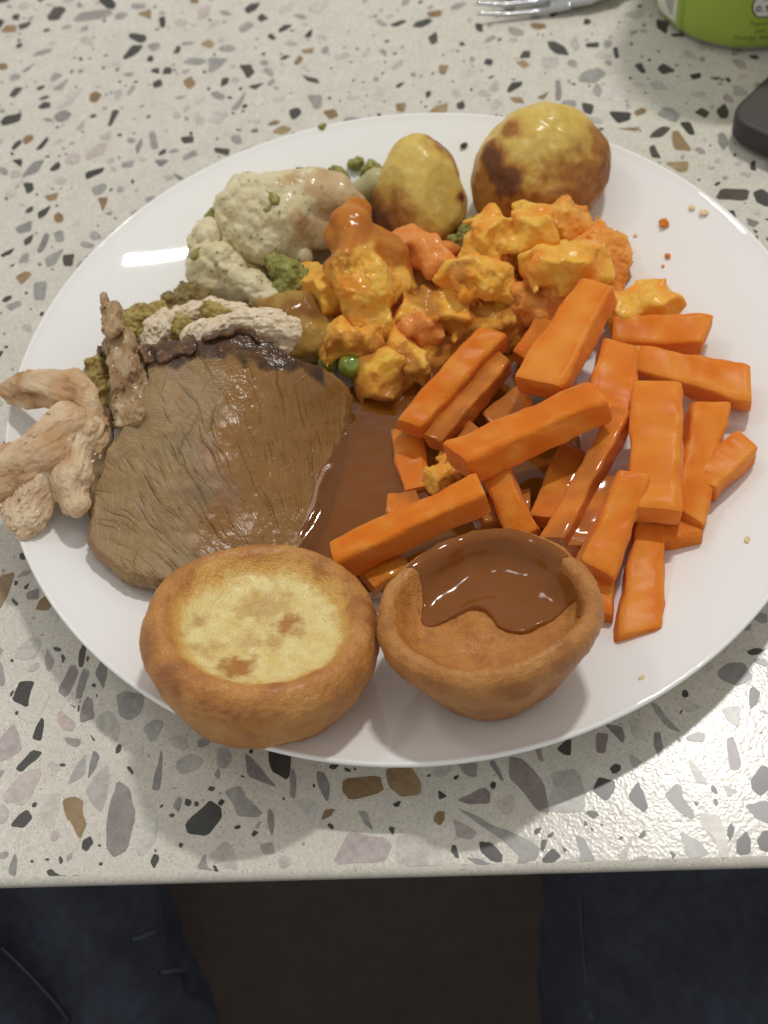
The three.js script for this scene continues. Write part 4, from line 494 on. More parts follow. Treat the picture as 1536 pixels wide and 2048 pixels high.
{
  const A = at(838, 395, 22);
  organic('roast_potato', 'smaller egg shaped roast potato with scorched base edge', 'potato', 'roast potatoes', { parts: [{ e: [A[0], A[1], A[2]], r: [15.6, 15.5, 15] }, { e: [A[0] + 1.5, A[1] + 10, A[2] - 7], r: [10, 9.5, 10] }, { e: [A[0] - 1, A[1] - 6, A[2] + 4], r: [16, 11, 13] }], k: 9, noise: [[0.05, 2, 2], [0.22, 0.5, 2], [0.8, 0.12, 2]], cell: 0.6, cut: (x, y, z) => Math.max((x - A[0]) * 0.5 + (y - A[1]) * 0.55 + (z - A[2]) * 0.67 - 13.6, (x - A[0]) * -0.75 + (y - A[1]) * 0.55 + (z - A[2]) * 0.37 - 13) + 0.35 * fbm(x * 0.2, y * 0.2, z * 0.2, 3),
    color: potatoSkin(A, [[-14, -4, 8, 13, 0.9], [-11, 2, 10, 9, 0.75], [-4, -6, 12, 9, 0.72], [2, -11, 12, 9, 0.95], [10, -11, 10, 8, 0.9], [11, 16, -10, 7, 0.9], [13.5, 8, -4, 5, 0.7], [-8, -10, 12, 8, 1], [14, 3, 6, 2.4, 1]], 3) }, potatoMat);
  const Bc = at(1082, 344, 26);
  organic('roast_potato', 'larger round roast potato browned and wrinkled at the front', 'potato', 'roast potatoes', { parts: [{ e: Bc, r: [24, 19.5, 19] }, { e: [Bc[0] + 2, Bc[1] + 7, Bc[2] - 6], r: [16.5, 14, 13] }, { e: [Bc[0] - 3, Bc[1] - 7, Bc[2] + 3], r: [20, 14, 16] }], k: 8, noise: [[0.05, 2.2, 2], [0.14, 0.9, 2], [0.7, 0.14, 2]],
    rough: (x, y, z) => { const d = Math.hypot(x - Bc[0] - 3, y - Bc[1] - 9, z - Bc[2] - 15); return 2.6 * Math.exp(-d * d / 30) + 1.3 * sstep(22, 6, d) * (Math.abs(fbm(x * 0.3, y * 0.12, z * 0.3, 2)) - 0.15); }, cell: 0.65,
    color: potatoSkin(Bc, [[-14, 8, 11, 7.5, 0.95], [-17, 12, 3, 7, 0.95], [-9, 17, -2, 5, 0.75], [0, -4, 18, 17, 0.7], [14, 2, 14, 16, 0.7], [20, 0, 4, 17, 0.76], [-14, -6, 14, 16, 0.68], [4, -14, 14, 18, 0.86], [20, 9, 0, 10, 0.66], [-20, 0, 6, 13, 0.6]], 9) }, potatoMat);
  const D = at(600, 640, 14);
  organic('potato_piece', 'smooth potato piece under gravy below the cauliflower', 'potato', undefined, { parts: [{ e: D, r: [12, 8.5, 11] }, { e: [D[0] - 7, D[1] - 2, D[2] - 6], r: [10, 8, 9] }, { e: [D[0] + 3, D[1] - 3, D[2] + 9], r: [11, 7, 8] }], k: 4, noise: [[0.1, 2.2, 3], [0.4, 0.4, 2]], cell: 0.6, color: (x, y, z) => mix(S(190, 150, 72), S(150, 100, 40), clamp(0.5 + fbm(x * 0.09, y * 0.09, z * 0.09, 3) * 2)) }, wetMat);
}
// ---------------------------------------------------------------- cauliflower, broccoli and pea
const curdTone = (seed, film) => (x, y, z) => { const a = fbm(x * 0.12 + seed, y * 0.12, z * 0.12, 3), b = fbm(x * 0.6, y * 0.6, z * 0.6 + seed, 2), s = fbm(x * 0.5 + seed * 3, y * 0.5, z * 0.5, 2); let c = mix(S(236, 226, 190), S(222, 208, 162), clamp(0.5 + a * 1.6)); c = mix(c, S(242, 234, 208), clamp(b * 0.9)); if (s > 0.4) c = mix(c, S(128, 136, 60), clamp((s - 0.4) * 9)); const f = film ? film(x, y, z) : 0; return f ? mix(c, mix(S(206, 162, 104), S(186, 136, 78), clamp(0.5 + a)), f * 0.8) : c; };
const curd = (x, y, z) => 0.42 * beads(x, y, z, 4.4) + 0.4 * beads(x, y, z, 1.9) - 1.2 + 0.5 * fbm(x * 0.3, y * 0.3, z * 0.3, 2);
{
  const q = (u, v, y, r, ry) => ({ e: at(u, v, y), r: [r, ry ?? r, r] });
  const F = at(640, 400, 34);
  organic('cauliflower_floret', 'large cauliflower floret lying on its side with gravy on its stalk', 'cauliflower', 'cauliflower florets', { parts: [q(478, 420, 27, 8), q(470, 455, 22, 8), q(500, 392, 31, 8), q(520, 440, 27, 8), q(548, 400, 32, 8), q(505, 480, 20, 8), q(540, 478, 23, 8), q(575, 430, 30, 8), { c: P([[560, 395, 31, 8], [620, 385, 31, 8.5], [672, 396, 28, 8], [700, 425, 22, 7]]) }, { c: P([[560, 440, 24, 8], [620, 455, 22, 7], [680, 470, 18, 6]]) }, { c: P([[545, 490, 20, 6], [600, 515, 17, 4.6]]) }, q(580, 440, 14, 14), q(500, 460, 12, 11), q(655, 440, 14, 11)], k: 3, noise: [[0.1, 1.3, 2]], rough: (x, y, z) => { const stalk = sstep(-14, 4, x - F[0] + 8); return curd(x, y, z) * (1 - 0.85 * stalk) + stalk * 0.4 * fbm(x * 0.25, y * 0.25, z * 0.25, 3); }, cell: 0.5,
    color: curdTone(2, (x, y, z) => sstep(0.0, 0.18, fbm(x * 0.09, y * 0.09, z * 0.09 + 4, 3) + (x - F[0] + 8) / 40) * 0.7) }, wetMat);
  organic('cauliflower_floret', 'lower cauliflower floret with a knobbly round head against chicken shreds', 'cauliflower', 'cauliflower florets', { parts: [q(415, 520, 21, 5.5), q(402, 545, 17, 5), q(430, 560, 16, 6.5), q(440, 520, 23, 6), q(465, 545, 20, 5.5), q(480, 575, 16, 5), q(505, 570, 18, 4.5), q(525, 590, 16, 5), q(545, 605, 15, 4.6), q(440, 545, 11, 9), q(490, 570, 10, 8), q(420, 470, 22, 6), q(425, 490, 17, 8)], k: 1.8, noise: [[0.12, 0.8, 2]], rough: curd, cell: 0.45, color: curdTone(6) }, moistMat);
  organic('cauliflower_stalk', 'pale round cauliflower stalk end beside the smaller roast potato', 'cauliflower', undefined, { parts: [{ c: P([[752, 362, 22, 4.8], [722, 392, 16, 5.4]]) }], noise: [[0.1, 0.8, 2]], cell: 0.5, color: (x, y, z) => mix(S(206, 200, 154), S(190, 182, 128), clamp(0.5 + fbm(x * 0.1, y * 0.1, z * 0.1, 2) * 2)) }, wetMat);
  const broc = (seed) => (x, y, z) => { const a = fbm(x * 0.3 + seed, y * 0.3, z * 0.3, 3), b = fbm(x * 0.9, y * 0.9, z * 0.9 + seed, 2); return mix(mix(S(164, 160, 88), S(134, 132, 64), clamp(0.5 + a * 1.8)), S(196, 190, 118), clamp(b * 1.2)); };
  const bit = (pts, label, seed, big = 1) => organic('broccoli_bit', label, 'broccoli', 'broccoli bits', { parts: pts.map(([u, v, y, r]) => ({ e: at(u, v, y), r: [r, r * 0.9, r] })), k: 1.2, noise: [[0.3, 1.5 * big, 3]], rough: (x, y, z) => big * (0.9 * beads(x, y, z, 1.5) - 0.6), cell: 0.4, color: broc(seed) }, moistMat);
  bit([[560, 535, 22, 4], [582, 545, 22, 4.6], [598, 560, 20, 4.4], [575, 575, 18, 5], [590, 590, 14, 4.5], [548, 518, 22, 2.6], [575, 560, 13, 6]], 'olive green broccoli piece between the cauliflower and the yellow wedge', 1);
  bit([[533, 378, 38, 1.3], [540, 388, 38, 1.6], [549, 398, 37.5, 1.7], [554, 406, 37, 1.5], [536, 418, 36, 1.3]], 'dark green broccoli crumbs stuck on the cauliflower head', 4, 0.6);
  bit([[420, 432, 26, 2], [432, 424, 26.5, 1.8], [440, 418, 27, 1.4]], 'green broccoli crumbs on the outer edge of the cauliflower', 5, 0.6);
  bit([[598, 348, 26, 2.4], [612, 350, 26, 2.2], [636, 356, 25, 2], [650, 352, 24, 1.5]], 'broccoli crumbs along the back of the large cauliflower floret', 7, 0.8);
  bit([[668, 344, 22, 2.4], [678, 352, 21, 2.8], [684, 362, 19, 2.8], [672, 358, 16, 4]], 'small broccoli tip behind the cauliflower stalk end', 9, 0.8);
  bit([[708, 328, 16.5, 2.2], [718, 323, 17, 1.8], [714, 330, 15, 2]], 'tiny broccoli crumb alone on the plate behind the cauliflower', 12, 0.7);
  bit([[742, 338, 21, 3], [752, 345, 20, 3], [738, 350, 18, 3], [747, 352, 15, 4]], 'yellowish broccoli tip between stalk end and smaller potato', 15, 0.9);
  bit([[945, 452, 22, 3.6], [940, 475, 19, 4.4], [930, 490, 16, 4.4], [948, 470, 14, 5]], 'dull green broccoli piece between the potatoes and the mash', 18);
  bit([[905, 480, 20, 2], [912, 490, 18, 2]], 'green broccoli crumb at the foot of the smaller potato', 21, 0.6);
  bit([[388, 512, 26, 1.3], [395, 505, 26, 1.5], [404, 500, 26, 1.2]], 'green crumbs on the lower cauliflower floret', 25, 0.5);
  bit([[643, 254, 21.6, 1.2], [648, 250, 21.6, 1]], 'broccoli crumb on the far rim of the plate', 28, 0.4);
  const pe = (u, v, y, r, label) => organic('green_pea', label, 'pea', 'green peas', { parts: [{ e: at(u, v, y), r: [r, r * 0.95, r] }], noise: [[0.3, 0.3, 2]], cell: 0.3, color: (x, y2, z) => mix(S(128, 142, 44), S(104, 122, 30), clamp(0.5 + fbm(x * 0.3, y2 * 0.3, z * 0.3, 2) * 2)) }, vc({ roughness: 0.3, clearcoat: 0.8, clearcoatRoughness: 0.08 }));
  pe(701, 732, 16, 4.2, 'shiny green pea resting in gravy beside the beef'); pe(658, 724, 14, 3.6, 'second green pea mostly hidden between beef and mash');
}
// ---------------------------------------------------------------- mashed swede and carrot
const mashMat = soft(0.22, 0.32, 0.22);
const SW = S(247, 188, 64), SW2 = S(250, 208, 102), SWO = S(244, 156, 48), CAR = S(238, 134, 56), CAR2 = S(242, 158, 84);
const mashTone = (seed, orange, gravy) => (x, y, z) => { const a = fbm(x * 0.1 + seed, y * 0.1, z * 0.1, 3), b = fbm(x * 0.45, y * 0.45, z * 0.45 + seed, 2); let c = mix(SW, SW2, clamp(0.4 + b * 1.4)); c = mix(c, SWO, clamp(a * 1.6 + 0.3)); if (orange) c = mix(c, mix(CAR, CAR2, clamp(0.5 + b)), orange); if (gravy) { const g = sstep(-0.12, 0.18, fbm(x * 0.08 + 2, y * 0.08, z * 0.08 + seed, 3) + (gravy - 0.62) * 1.1); c = mix(c, mix(GRAVY, S(196, 118, 34), 0.6), g * 0.75); } return c; };
function mash(name, label, parts, { orange = 0, gravy = 0, k = 4.5, rough = 1, seed = 1, cell = 0.52, cat, group, mat } = {}) {
  return organic(name, label, cat ?? (orange > 0.6 ? 'carrot' : 'swede'), group ?? 'mashed swede and carrot pieces', { parts, k, warp: [0.13, 4.2, seed], noise: [[0.12, 1.2, 2]], rough: (x, y, z) => 0.62 * rough * (1.5 * fbm(x * 0.24 + seed, y * 0.24, z * 0.24, 3) - 1.6 * Math.abs(fbm(x * 0.4, y * 0.4, z * 0.4 + seed, 2)) + 0.45 + 0.4 * fbm(x * 0.95, y * 0.95, z * 0.95, 2)), cell, color: mashTone(seed, orange, gravy) }, mat ?? mashMat);
}
const E = (u, v, y, rx, ry, rz, t) => ({ e: at(u, v, y), r: [rx * 1.22, ry * 1.08, rz * 1.22], t }), Bx = (u, v, y, rx, ry, rz, t) => ({ b: at(u, v, y), r: [rx * 1.12, ry * 1.1, rz * 1.1], t, rd: Math.min(rx, ry, rz) * 0.4 });
mash('mash_heap', 'gravy soaked bed of mash beneath the yellow lumps', [E(760, 600, 10, 18, 6, 18), E(860, 600, 10, 20, 7, 16), E(960, 590, 10, 20, 7, 16), E(1060, 570, 10, 20, 8, 18), E(1150, 550, 10, 16, 7, 16), E(820, 690, 8, 16, 5, 12)], { gravy: 0.95, rough: 0.8, seed: 2, k: 6, cell: 1.0, cat: 'mash' });
{
  const top = at(715, 500, 30)[2], end = at(735, 590, 24)[2];
  organic('swede_wedge', 'tall gravy glazed swede wedge leaning against the cauliflower', 'swede', 'mashed swede and carrot pieces', { parts: [{ c: P([[714, 425, 33, 5.4], [706, 468, 31.5, 9], [712, 530, 28.5, 10], [732, 590, 23.5, 9.8], [742, 640, 18, 7.6], [738, 662, 14, 5]]) }, { c: P([[762, 470, 27, 4.5], [786, 520, 24, 6], [790, 580, 19, 6]]) }, E(735, 600, 12, 10, 9, 11), Bx(720, 520, 29, 6, 5, 9, [-28, -10, 10])], k: 4, warp: [0.1, 3.4, 3], noise: [[0.12, 0.8, 2]],
    rough: (x, y, z) => { const w = sstep(top, end, z + 3 * N(x * 0.15, y * 0.15, 2)); return w * (1.3 * fbm(x * 0.26, y * 0.26, z * 0.26, 3) - 1.3 * Math.abs(fbm(x * 0.42, y * 0.42, z * 0.42, 2)) + 0.4) + 0.25 * fbm(x * 0.3, y * 0.3, z * 0.3, 2); }, cell: 0.5,
    color: (x, y, z) => mix(mashTone(3, 0, 0.35)(x, y, z), mix(S(206, 126, 30), S(184, 100, 22), clamp(0.5 + fbm(x * 0.1, y * 0.1, z * 0.1, 3))), 0.88 * sstep(0.15, -0.15, (z - (top + end) / 2) / 16 + fbm(x * 0.12, y * 0.12, z * 0.12, 3) * 0.6)) }, wetMat);
}
mash('swede_piece', 'small swede piece between broccoli and the tall wedge', [Bx(640, 575, 20, 4.2, 5, 8, [-10, 15, 0], 2), E(645, 600, 13, 6, 6, 7)], { gravy: 0.5, rough: 0.7, seed: 5, cell: 0.5 });
mash('carrot_lump', 'reddish carrot lump under gravy between wedge and potato', [{ c: P([[800, 482, 25, 4.4], [850, 508, 25, 5], [900, 540, 23, 4.6]]) }, E(850, 520, 15, 9, 7, 7)], { orange: 0.85, gravy: 0.2, rough: 0.6, seed: 7, mat: wetMat });
mash('mash_lump', 'crumbly yellow mash lump in the middle of the mash', [Bx(935, 560, 24, 6, 4.6, 5.4, [-20, 30, 8]), Bx(978, 562, 24, 7, 5, 6, [-30, -14, -6]), E(1010, 585, 21, 5, 5, 5), E(960, 575, 15, 11, 8, 8)], { rough: 1.1, seed: 9, gravy: 0.4 });
mash('mash_lump', 'peaked yellow mash lump in front of the larger potato', [Bx(985, 465, 29, 5, 5, 8, [-30, 18, 0], 2), E(965, 505, 22, 7, 6, 7), E(985, 490, 14, 10, 9, 9), E(1005, 510, 24, 5, 5, 5)], { rough: 0.9, seed: 12, gravy: 0.3 });
mash('mash_lump', 'bright yellow upright mash lump touching the larger potato', [Bx(1062, 455, 31, 6.5, 5, 9, [-30, -6, 0], 2.5), E(1050, 490, 22, 9, 8, 8), E(1075, 430, 31, 4, 4, 4), E(1060, 480, 14, 10, 10, 9)], { rough: 0.8, seed: 15, orange: 0.05 });
mash('mash_lump', 'orange mash lump at the foot of the larger potato', [Bx(1130, 448, 26, 5.4, 5, 5, [-25, 40, 0]), E(1110, 435, 27, 4.6, 4.6, 4.6), E(1128, 465, 17, 9, 9, 8)], { rough: 1.1, seed: 18, orange: 0.35 });
mash('mash_lump', 'crumbly deep orange mash at the bare side of the plate', [Bx(1190, 490, 23, 5.4, 5, 5.4, [-20, 24, 10]), Bx(1212, 522, 20, 4.6, 4.6, 5.6, [-10, -20, 0]), E(1195, 515, 14, 9, 8, 9), E(1215, 560, 17, 5, 6, 6)], { rough: 1.3, seed: 21, orange: 0.6, cat: 'carrot' });
mash('swede_chunk', 'biggest pale yellow swede chunk above the tall carrot baton', [Bx(1128, 530, 31, 10.5, 5.5, 8, [-32, -12, 8], 2), E(1165, 545, 25, 7, 6, 6), E(1125, 565, 22, 6, 6, 8), E(1135, 545, 16, 12, 10, 10)], { rough: 0.65, seed: 24 });
mash('carrot_lump', 'orange carrot mash lump under the swede chunk edge', [E(1080, 605, 20, 7.5, 6, 6.5), E(1055, 590, 21, 5, 5, 5), E(1110, 625, 17, 6, 6, 6), E(1080, 610, 12, 11, 7, 9)], { orange: 0.7, gravy: 0.35, rough: 0.9, seed: 27 });
mash('swede_slab', 'flat swede slab dipped in gravy above the small carrot lump', [Bx(872, 622, 19, 11, 3.4, 5, [0, -14, -6], 1.5), E(925, 640, 15, 7, 5, 6), E(870, 630, 12, 11, 6, 7)], { gravy: 0.62, rough: 0.8, seed: 30 });
mash('carrot_lump', 'small orange carrot lump sitting in gravy', [E(828, 648, 18, 4.6, 4.6, 5), E(850, 660, 16, 5, 4.4, 5), E(840, 662, 11, 8, 6, 6)], { orange: 0.85, gravy: 0.15, rough: 0.8, seed: 33, mat: wetMat });
mash('mash_lump', 'ragged yellow mash lump above the green peas', [Bx(668, 690, 20, 4, 3, 3.6, [-20, 20, 0]), Bx(702, 685, 19, 5.4, 4, 4.6, [-25, -20, 0]), E(735, 690, 17, 5, 5, 5), E(700, 690, 12, 9, 6, 7)], { rough: 1.3, seed: 36, gravy: 0.45 });
mash('swede_piece', 'pointed swede piece standing in gravy beside the pea', [Bx(760, 740, 14, 6, 5, 6.5, [-20, 40, 0], 1.5), E(755, 760, 10, 8, 5, 6), E(770, 765, 8, 8, 4, 5)], { gravy: 0.6, rough: 0.7, seed: 39 });
mash('mash_lump', 'ragged mash strip between the gravy and the leaning baton', [{ c: P([[792, 665, 16, 3.4], [805, 700, 17, 4.4], [835, 735, 15, 4.4], [848, 760, 12, 3.6]]) }, E(815, 715, 11, 7, 5, 7)], { rough: 1.2, seed: 42, gravy: 0.62 });
mash('swede_piece', 'yellow swede crumb in the gravy under the big carrot batons', [E(885, 945, 12, 5.5, 4, 5)], { rough: 1.2, seed: 45, gravy: 0.1 });
mash('swede_slab', 'flat yellow swede slab behind the carrot heap', [Bx(1282, 608, 19, 9.5, 4.5, 6.5, [-10, 4, 0], 1.2), E(1285, 612, 15, 8, 4, 5)], { rough: 0.45, seed: 48 });
mash('swede_piece', 'yellow swede piece wedged under the straight carrot batons', [Bx(1258, 712, 16, 6, 4, 5, [0, 20, 0], 1.5)], { rough: 0.5, seed: 51, orange: 0.3 });
mash('mash_lump', 'gravy soaked mash lump between the tall baton and the swede slab', [E(985, 640, 14, 9, 6, 7), E(1015, 655, 12, 8, 5, 6)], { rough: 0.9, seed: 54, gravy: 0.85 });
// crumbs scattered on the bare plate
const crumb = (name, cat, label, list, col, group) => list.forEach(([u, v, r, fl]) => { const y = plateY(u, v); organic(name, label, cat, group, { parts: [{ e: at(u, v, y + r * 0.35), r: [r, r * (fl ?? 0.5), r * 0.8], t: [0, u % 180, 0] }], noise: [[0.6, r * (fl ? 0.12 : 0.5), 2]], cell: Math.max(0.18, r * 0.16), color: () => col }, moistMat); });
function plateY(u, v) { let y = 10; for (let i = 0; i < 30; i++) { const p = at(u, v, y); y = plateProfile(Math.min(128, Math.hypot(p[0], p[2]))) + 0.3; } return y; }
crumb('mash_crumb', 'crumb', 'orange mash crumb lying on the bare white plate', [[1328, 446, 2.1], [1335, 512, 1.3], [1326, 532, 0.8]], S(230, 140, 40), 'mash crumbs on the bare plate');
crumb('mash_smear', 'crumb', 'thin yellow mash smear near the plate rim', [[1385, 415, 1.5, 0.14], [1408, 424, 1.8, 0.14], [1271, 470, 0.9, 0.14], [1280, 1355, 1.3, 0.1], [1495, 1080, 1.2, 0.1]], S(236, 214, 160), 'mash smears on the bare plate');
crumb('burnt_crumb', 'crumb', 'dark burnt crumb on the plate between the two roast potatoes', [[928, 290, 1.5]], S(96, 78, 56));
crumb('burnt_crumb', 'crumb', 'black speck on the brown rim of the gravy filled pudding', [], S(60, 40, 30));
// ---------------------------------------------------------------- drink can
{
  const front = at(1492, 105, 0), cx = front[0] + 8, cz = front[2] - 35;
  const can = thingGroup('drink_can', [cx, 0.2, cz], 'lime green drink can with white nutrition panel standing beyond the plate', 'can');
  const cv = document.createElement('canvas'); cv.width = 2048; cv.height = 1024; const x = cv.getContext('2d');   // 2048 px = 245 mm round the can, 1024 px = 122.5 mm up
  const mm = 2048 / 245;
  x.fillStyle = 'rgb(160,182,72)'; x.fillRect(0, 0, 2048, 1024);
  x.fillStyle = 'rgb(138,166,60)'; x.fillRect(1024 - 25 * mm, 0, 2.4 * mm, 1024);
  x.fillStyle = 'rgb(222,224,214)'; x.fillRect(1024 - 40 * mm, 1024 - 40 * mm, 13 * mm, 34 * mm);
  x.strokeStyle = 'rgb(74,80,70)'; x.lineWidth = 0.9 * mm;
  for (let i = 0; i < 5; i++) { x.beginPath(); x.moveTo(1024 - (38 - i * 2.1) * mm, 1024 - 30 * mm); x.quadraticCurveTo(1024 - (37 - i * 2) * mm, 1024 - (14 + i * 1.2) * mm, 1024 - (29 - i * 0.2) * mm, 1024 - (9.5 + i * 2.2) * mm); x.stroke(); }
  const px = 1024 + 3 * mm, py = 1024 - 18.5 * mm, W = 24 * mm, Hh = 13.2 * mm;
  x.lineWidth = 0.55 * mm; x.strokeStyle = 'rgb(52,60,40)';
  const pill = () => { x.beginPath(); x.moveTo(px + 6 * mm, py - Hh); x.lineTo(px + W - 4 * mm, py - Hh); x.quadraticCurveTo(px + W, py - Hh / 2, px + W - 4 * mm, py); x.lineTo(px + 3.5 * mm, py); x.quadraticCurveTo(px - 2.5 * mm, py - Hh * 0.45, px + 6 * mm, py - Hh); x.closePath(); };
  pill(); x.fillStyle = 'rgb(166,188,80)'; x.fill(); x.save(); pill(); x.clip(); x.fillStyle = 'rgb(226,226,218)'; x.fillRect(px - 4 * mm, py - Hh, 17 * mm, Hh); x.restore(); pill(); x.stroke();
  x.beginPath(); x.moveTo(px + 13.4 * mm, py - Hh); x.lineTo(px + 12.2 * mm, py); x.stroke();
  x.fillStyle = 'rgb(40,46,34)'; x.textAlign = 'center'; x.font = `bold ${3.3 * mm}px sans-serif`; x.fillText('Salt', px + 7.6 * mm, py - 7.4 * mm); x.font = `bold ${3.9 * mm}px sans-serif`; x.fillText('0.13g', px + 7.2 * mm, py - 2.4 * mm); x.font = `bold ${3.4 * mm}px sans-serif`; x.fillText('2%', px + 17 * mm, py - 4.6 * mm);
  x.font = `${2.9 * mm}px sans-serif`; x.fillText('Typical values', px + 10 * mm, py + 3.8 * mm); x.fillText('per 100ml', px + 10 * mm, py + 7.2 * mm); x.fillText('Energy 86kJ/20kcal', px + 8 * mm, py + 10.6 * mm);
  const tex = new THREE.CanvasTexture(cv); tex.colorSpace = THREE.SRGBColorSpace; tex.wrapS = THREE.RepeatWrapping; tex.magFilter = THREE.LinearFilter;
  const bodyP = [[36.6, 2.6], [37.8, 4.6], [38.6, 7.4], [39, 11], [39, 60], [39, 112], [38, 116], [34, 121]], rimP = [[0, 5], [28, 5], [32, 1.5], [33.2, 0.2], [34.6, 0.2], [35.8, 1.1], [36.6, 2.6]], lidP = [[34, 121], [33, 122], [32.4, 123.2], [31.6, 123.2], [31, 121.6], [0, 120.6]];
  const turn = Math.atan2(CAM.pos[0] - cx, CAM.pos[2] - cz);         // the label's middle faces the seat
  const rev = (pr) => { const g = grid(96, pr.length - 1, (a, b, i, j) => { const t = a * Math.PI * 2 - Math.PI + turn, [r, y] = pr[j]; return { p: [r * Math.sin(t) * MM, y * MM, r * Math.cos(t) * MM], uv: [a, y / 122.5] }; }, true); return g; };
  addMesh('label', rev(bodyP), new THREE.MeshPhysicalMaterial({ map: tex, metalness: 0.15, roughness: 0.35 }), can);
  const alu = new THREE.MeshPhysicalMaterial({ color: 0xc9c9c6, metalness: 1, roughness: 0.28 });
  addMesh('base_rim', rev(rimP), alu, can); addMesh('lid', rev(lidP), alu, can);
}
// ---------------------------------------------------------------- fork
{
  const p0 = at(962, 38, 3), p1 = at(1105, 23, 3), a = new THREE.Vector3(p1[0] - p0[0], 0, p1[2] - p0[2]).normalize(), b = new THREE.Vector3(-a.z, 0, a.x), S0 = new THREE.Vector3(...at(1178, 15, 3)).addScaledVector(b, -11.5);
  const fork = thingGroup('table_fork', [S0.x, 0.3, S0.z], 'stainless steel fork lying beyond the plate with tines sideways', 'fork');
  const loc = (l, w, y, r) => [a.x * l + b.x * w, y, a.z * l + b.z * w, r];
  const steel = new THREE.MeshPhysicalMaterial({ color: 0xbfc2c4, metalness: 1, roughness: 0.16 });
  const tip = new THREE.Vector3(p0[0] - S0.x, 0, p0[2] - S0.z).dot(a);
  for (const w of [10, 3.4, -3.4, -10]) { const g = organicGeo({ parts: [{ c: [loc(tip, w, 4.2, 0.7), loc(tip * 0.75, w, 2.2, 1.15), loc(tip * 0.45, w, 1.8, 1.4), loc(-8, w, 3.4, 1.6)] }], cell: 0.5 }); g.scale(MM, MM, MM); addMesh('tine', g, steel, fork); }
  const head = organicGeo({ parts: [{ c: [loc(-14, 8.5, 3, 2), loc(0, 9, 4.4, 2.2), loc(12, 6, 6.4, 2)], flat: 1.2 }, { c: [loc(-14, 3, 2.6, 2), loc(0, 3, 3.8, 2.4), loc(14, 2, 6.4, 2.4)], flat: 1.2 }, { c: [loc(-14, -3, 2.6, 2), loc(0, -3, 3.8, 2.4), loc(14, -2, 6.4, 2.4)], flat: 1.2 }, { c: [loc(-14, -8.5, 3, 2), loc(0, -9, 4.4, 2.2), loc(12, -6, 6.4, 2)], flat: 1.2 }, { c: [loc(10, 0, 6, 3.4), loc(24, 0, 9.5, 3), loc(34, 0, 10.5, 2.6)] }], k: 5, cell: 0.6 }); head.scale(MM, MM, MM); addMesh('head', head, steel, fork);
  const handle = organicGeo({ parts: [{ c: [loc(30, 0, 10.4, 2.6), loc(60, 0, 8, 3), loc(110, 0, 4.4, 5), loc(138, 0, 2.6, 5.6)], flat: 1.9 }], cell: 0.8 }); handle.scale(MM, MM, MM); addMesh('handle', handle, steel, fork);
}
// ---------------------------------------------------------------- dark case at the side of the table
{
  const A = at(1462, 236, 11), e1 = at(1536, 166, 11), u = new THREE.Vector3(e1[0] - A[0], 0, e1[2] - A[2]).normalize(), v = new THREE.Vector3(-u.z, 0, u.x);
  const sh = new THREE.Shape(), w = 150, h = 74, r = 9; sh.moveTo(r, 0); sh.lineTo(w - r, 0); sh.quadraticCurveTo(w, 0, w, r); sh.lineTo(w, h - r); sh.quadraticCurveTo(w, h, w - r, h); sh.lineTo(r, h); sh.quadraticCurveTo(0, h, 0, h - r); sh.lineTo(0, r); sh.quadraticCurveTo(0, 0, r, 0);
  const g = new THREE.ExtrudeGeometry(sh, { depth: 7, bevelEnabled: true, bevelSize: 1.8, bevelThickness: 1.8, bevelSegments: 4, curveSegments: 10 });
  g.applyMatrix4(new THREE.Matrix4().makeBasis(u, v, new THREE.Vector3(0, -1, 0))); g.translate(A[0], 10.8, A[2]);
  thingMesh('flat_case', g, new THREE.MeshPhysicalMaterial({ color: new THREE.Color().setRGB(...S(58, 50, 48)), roughness: 0.55 }), 'dark brown flat case with rounded corners lying on the table', 'case');
}
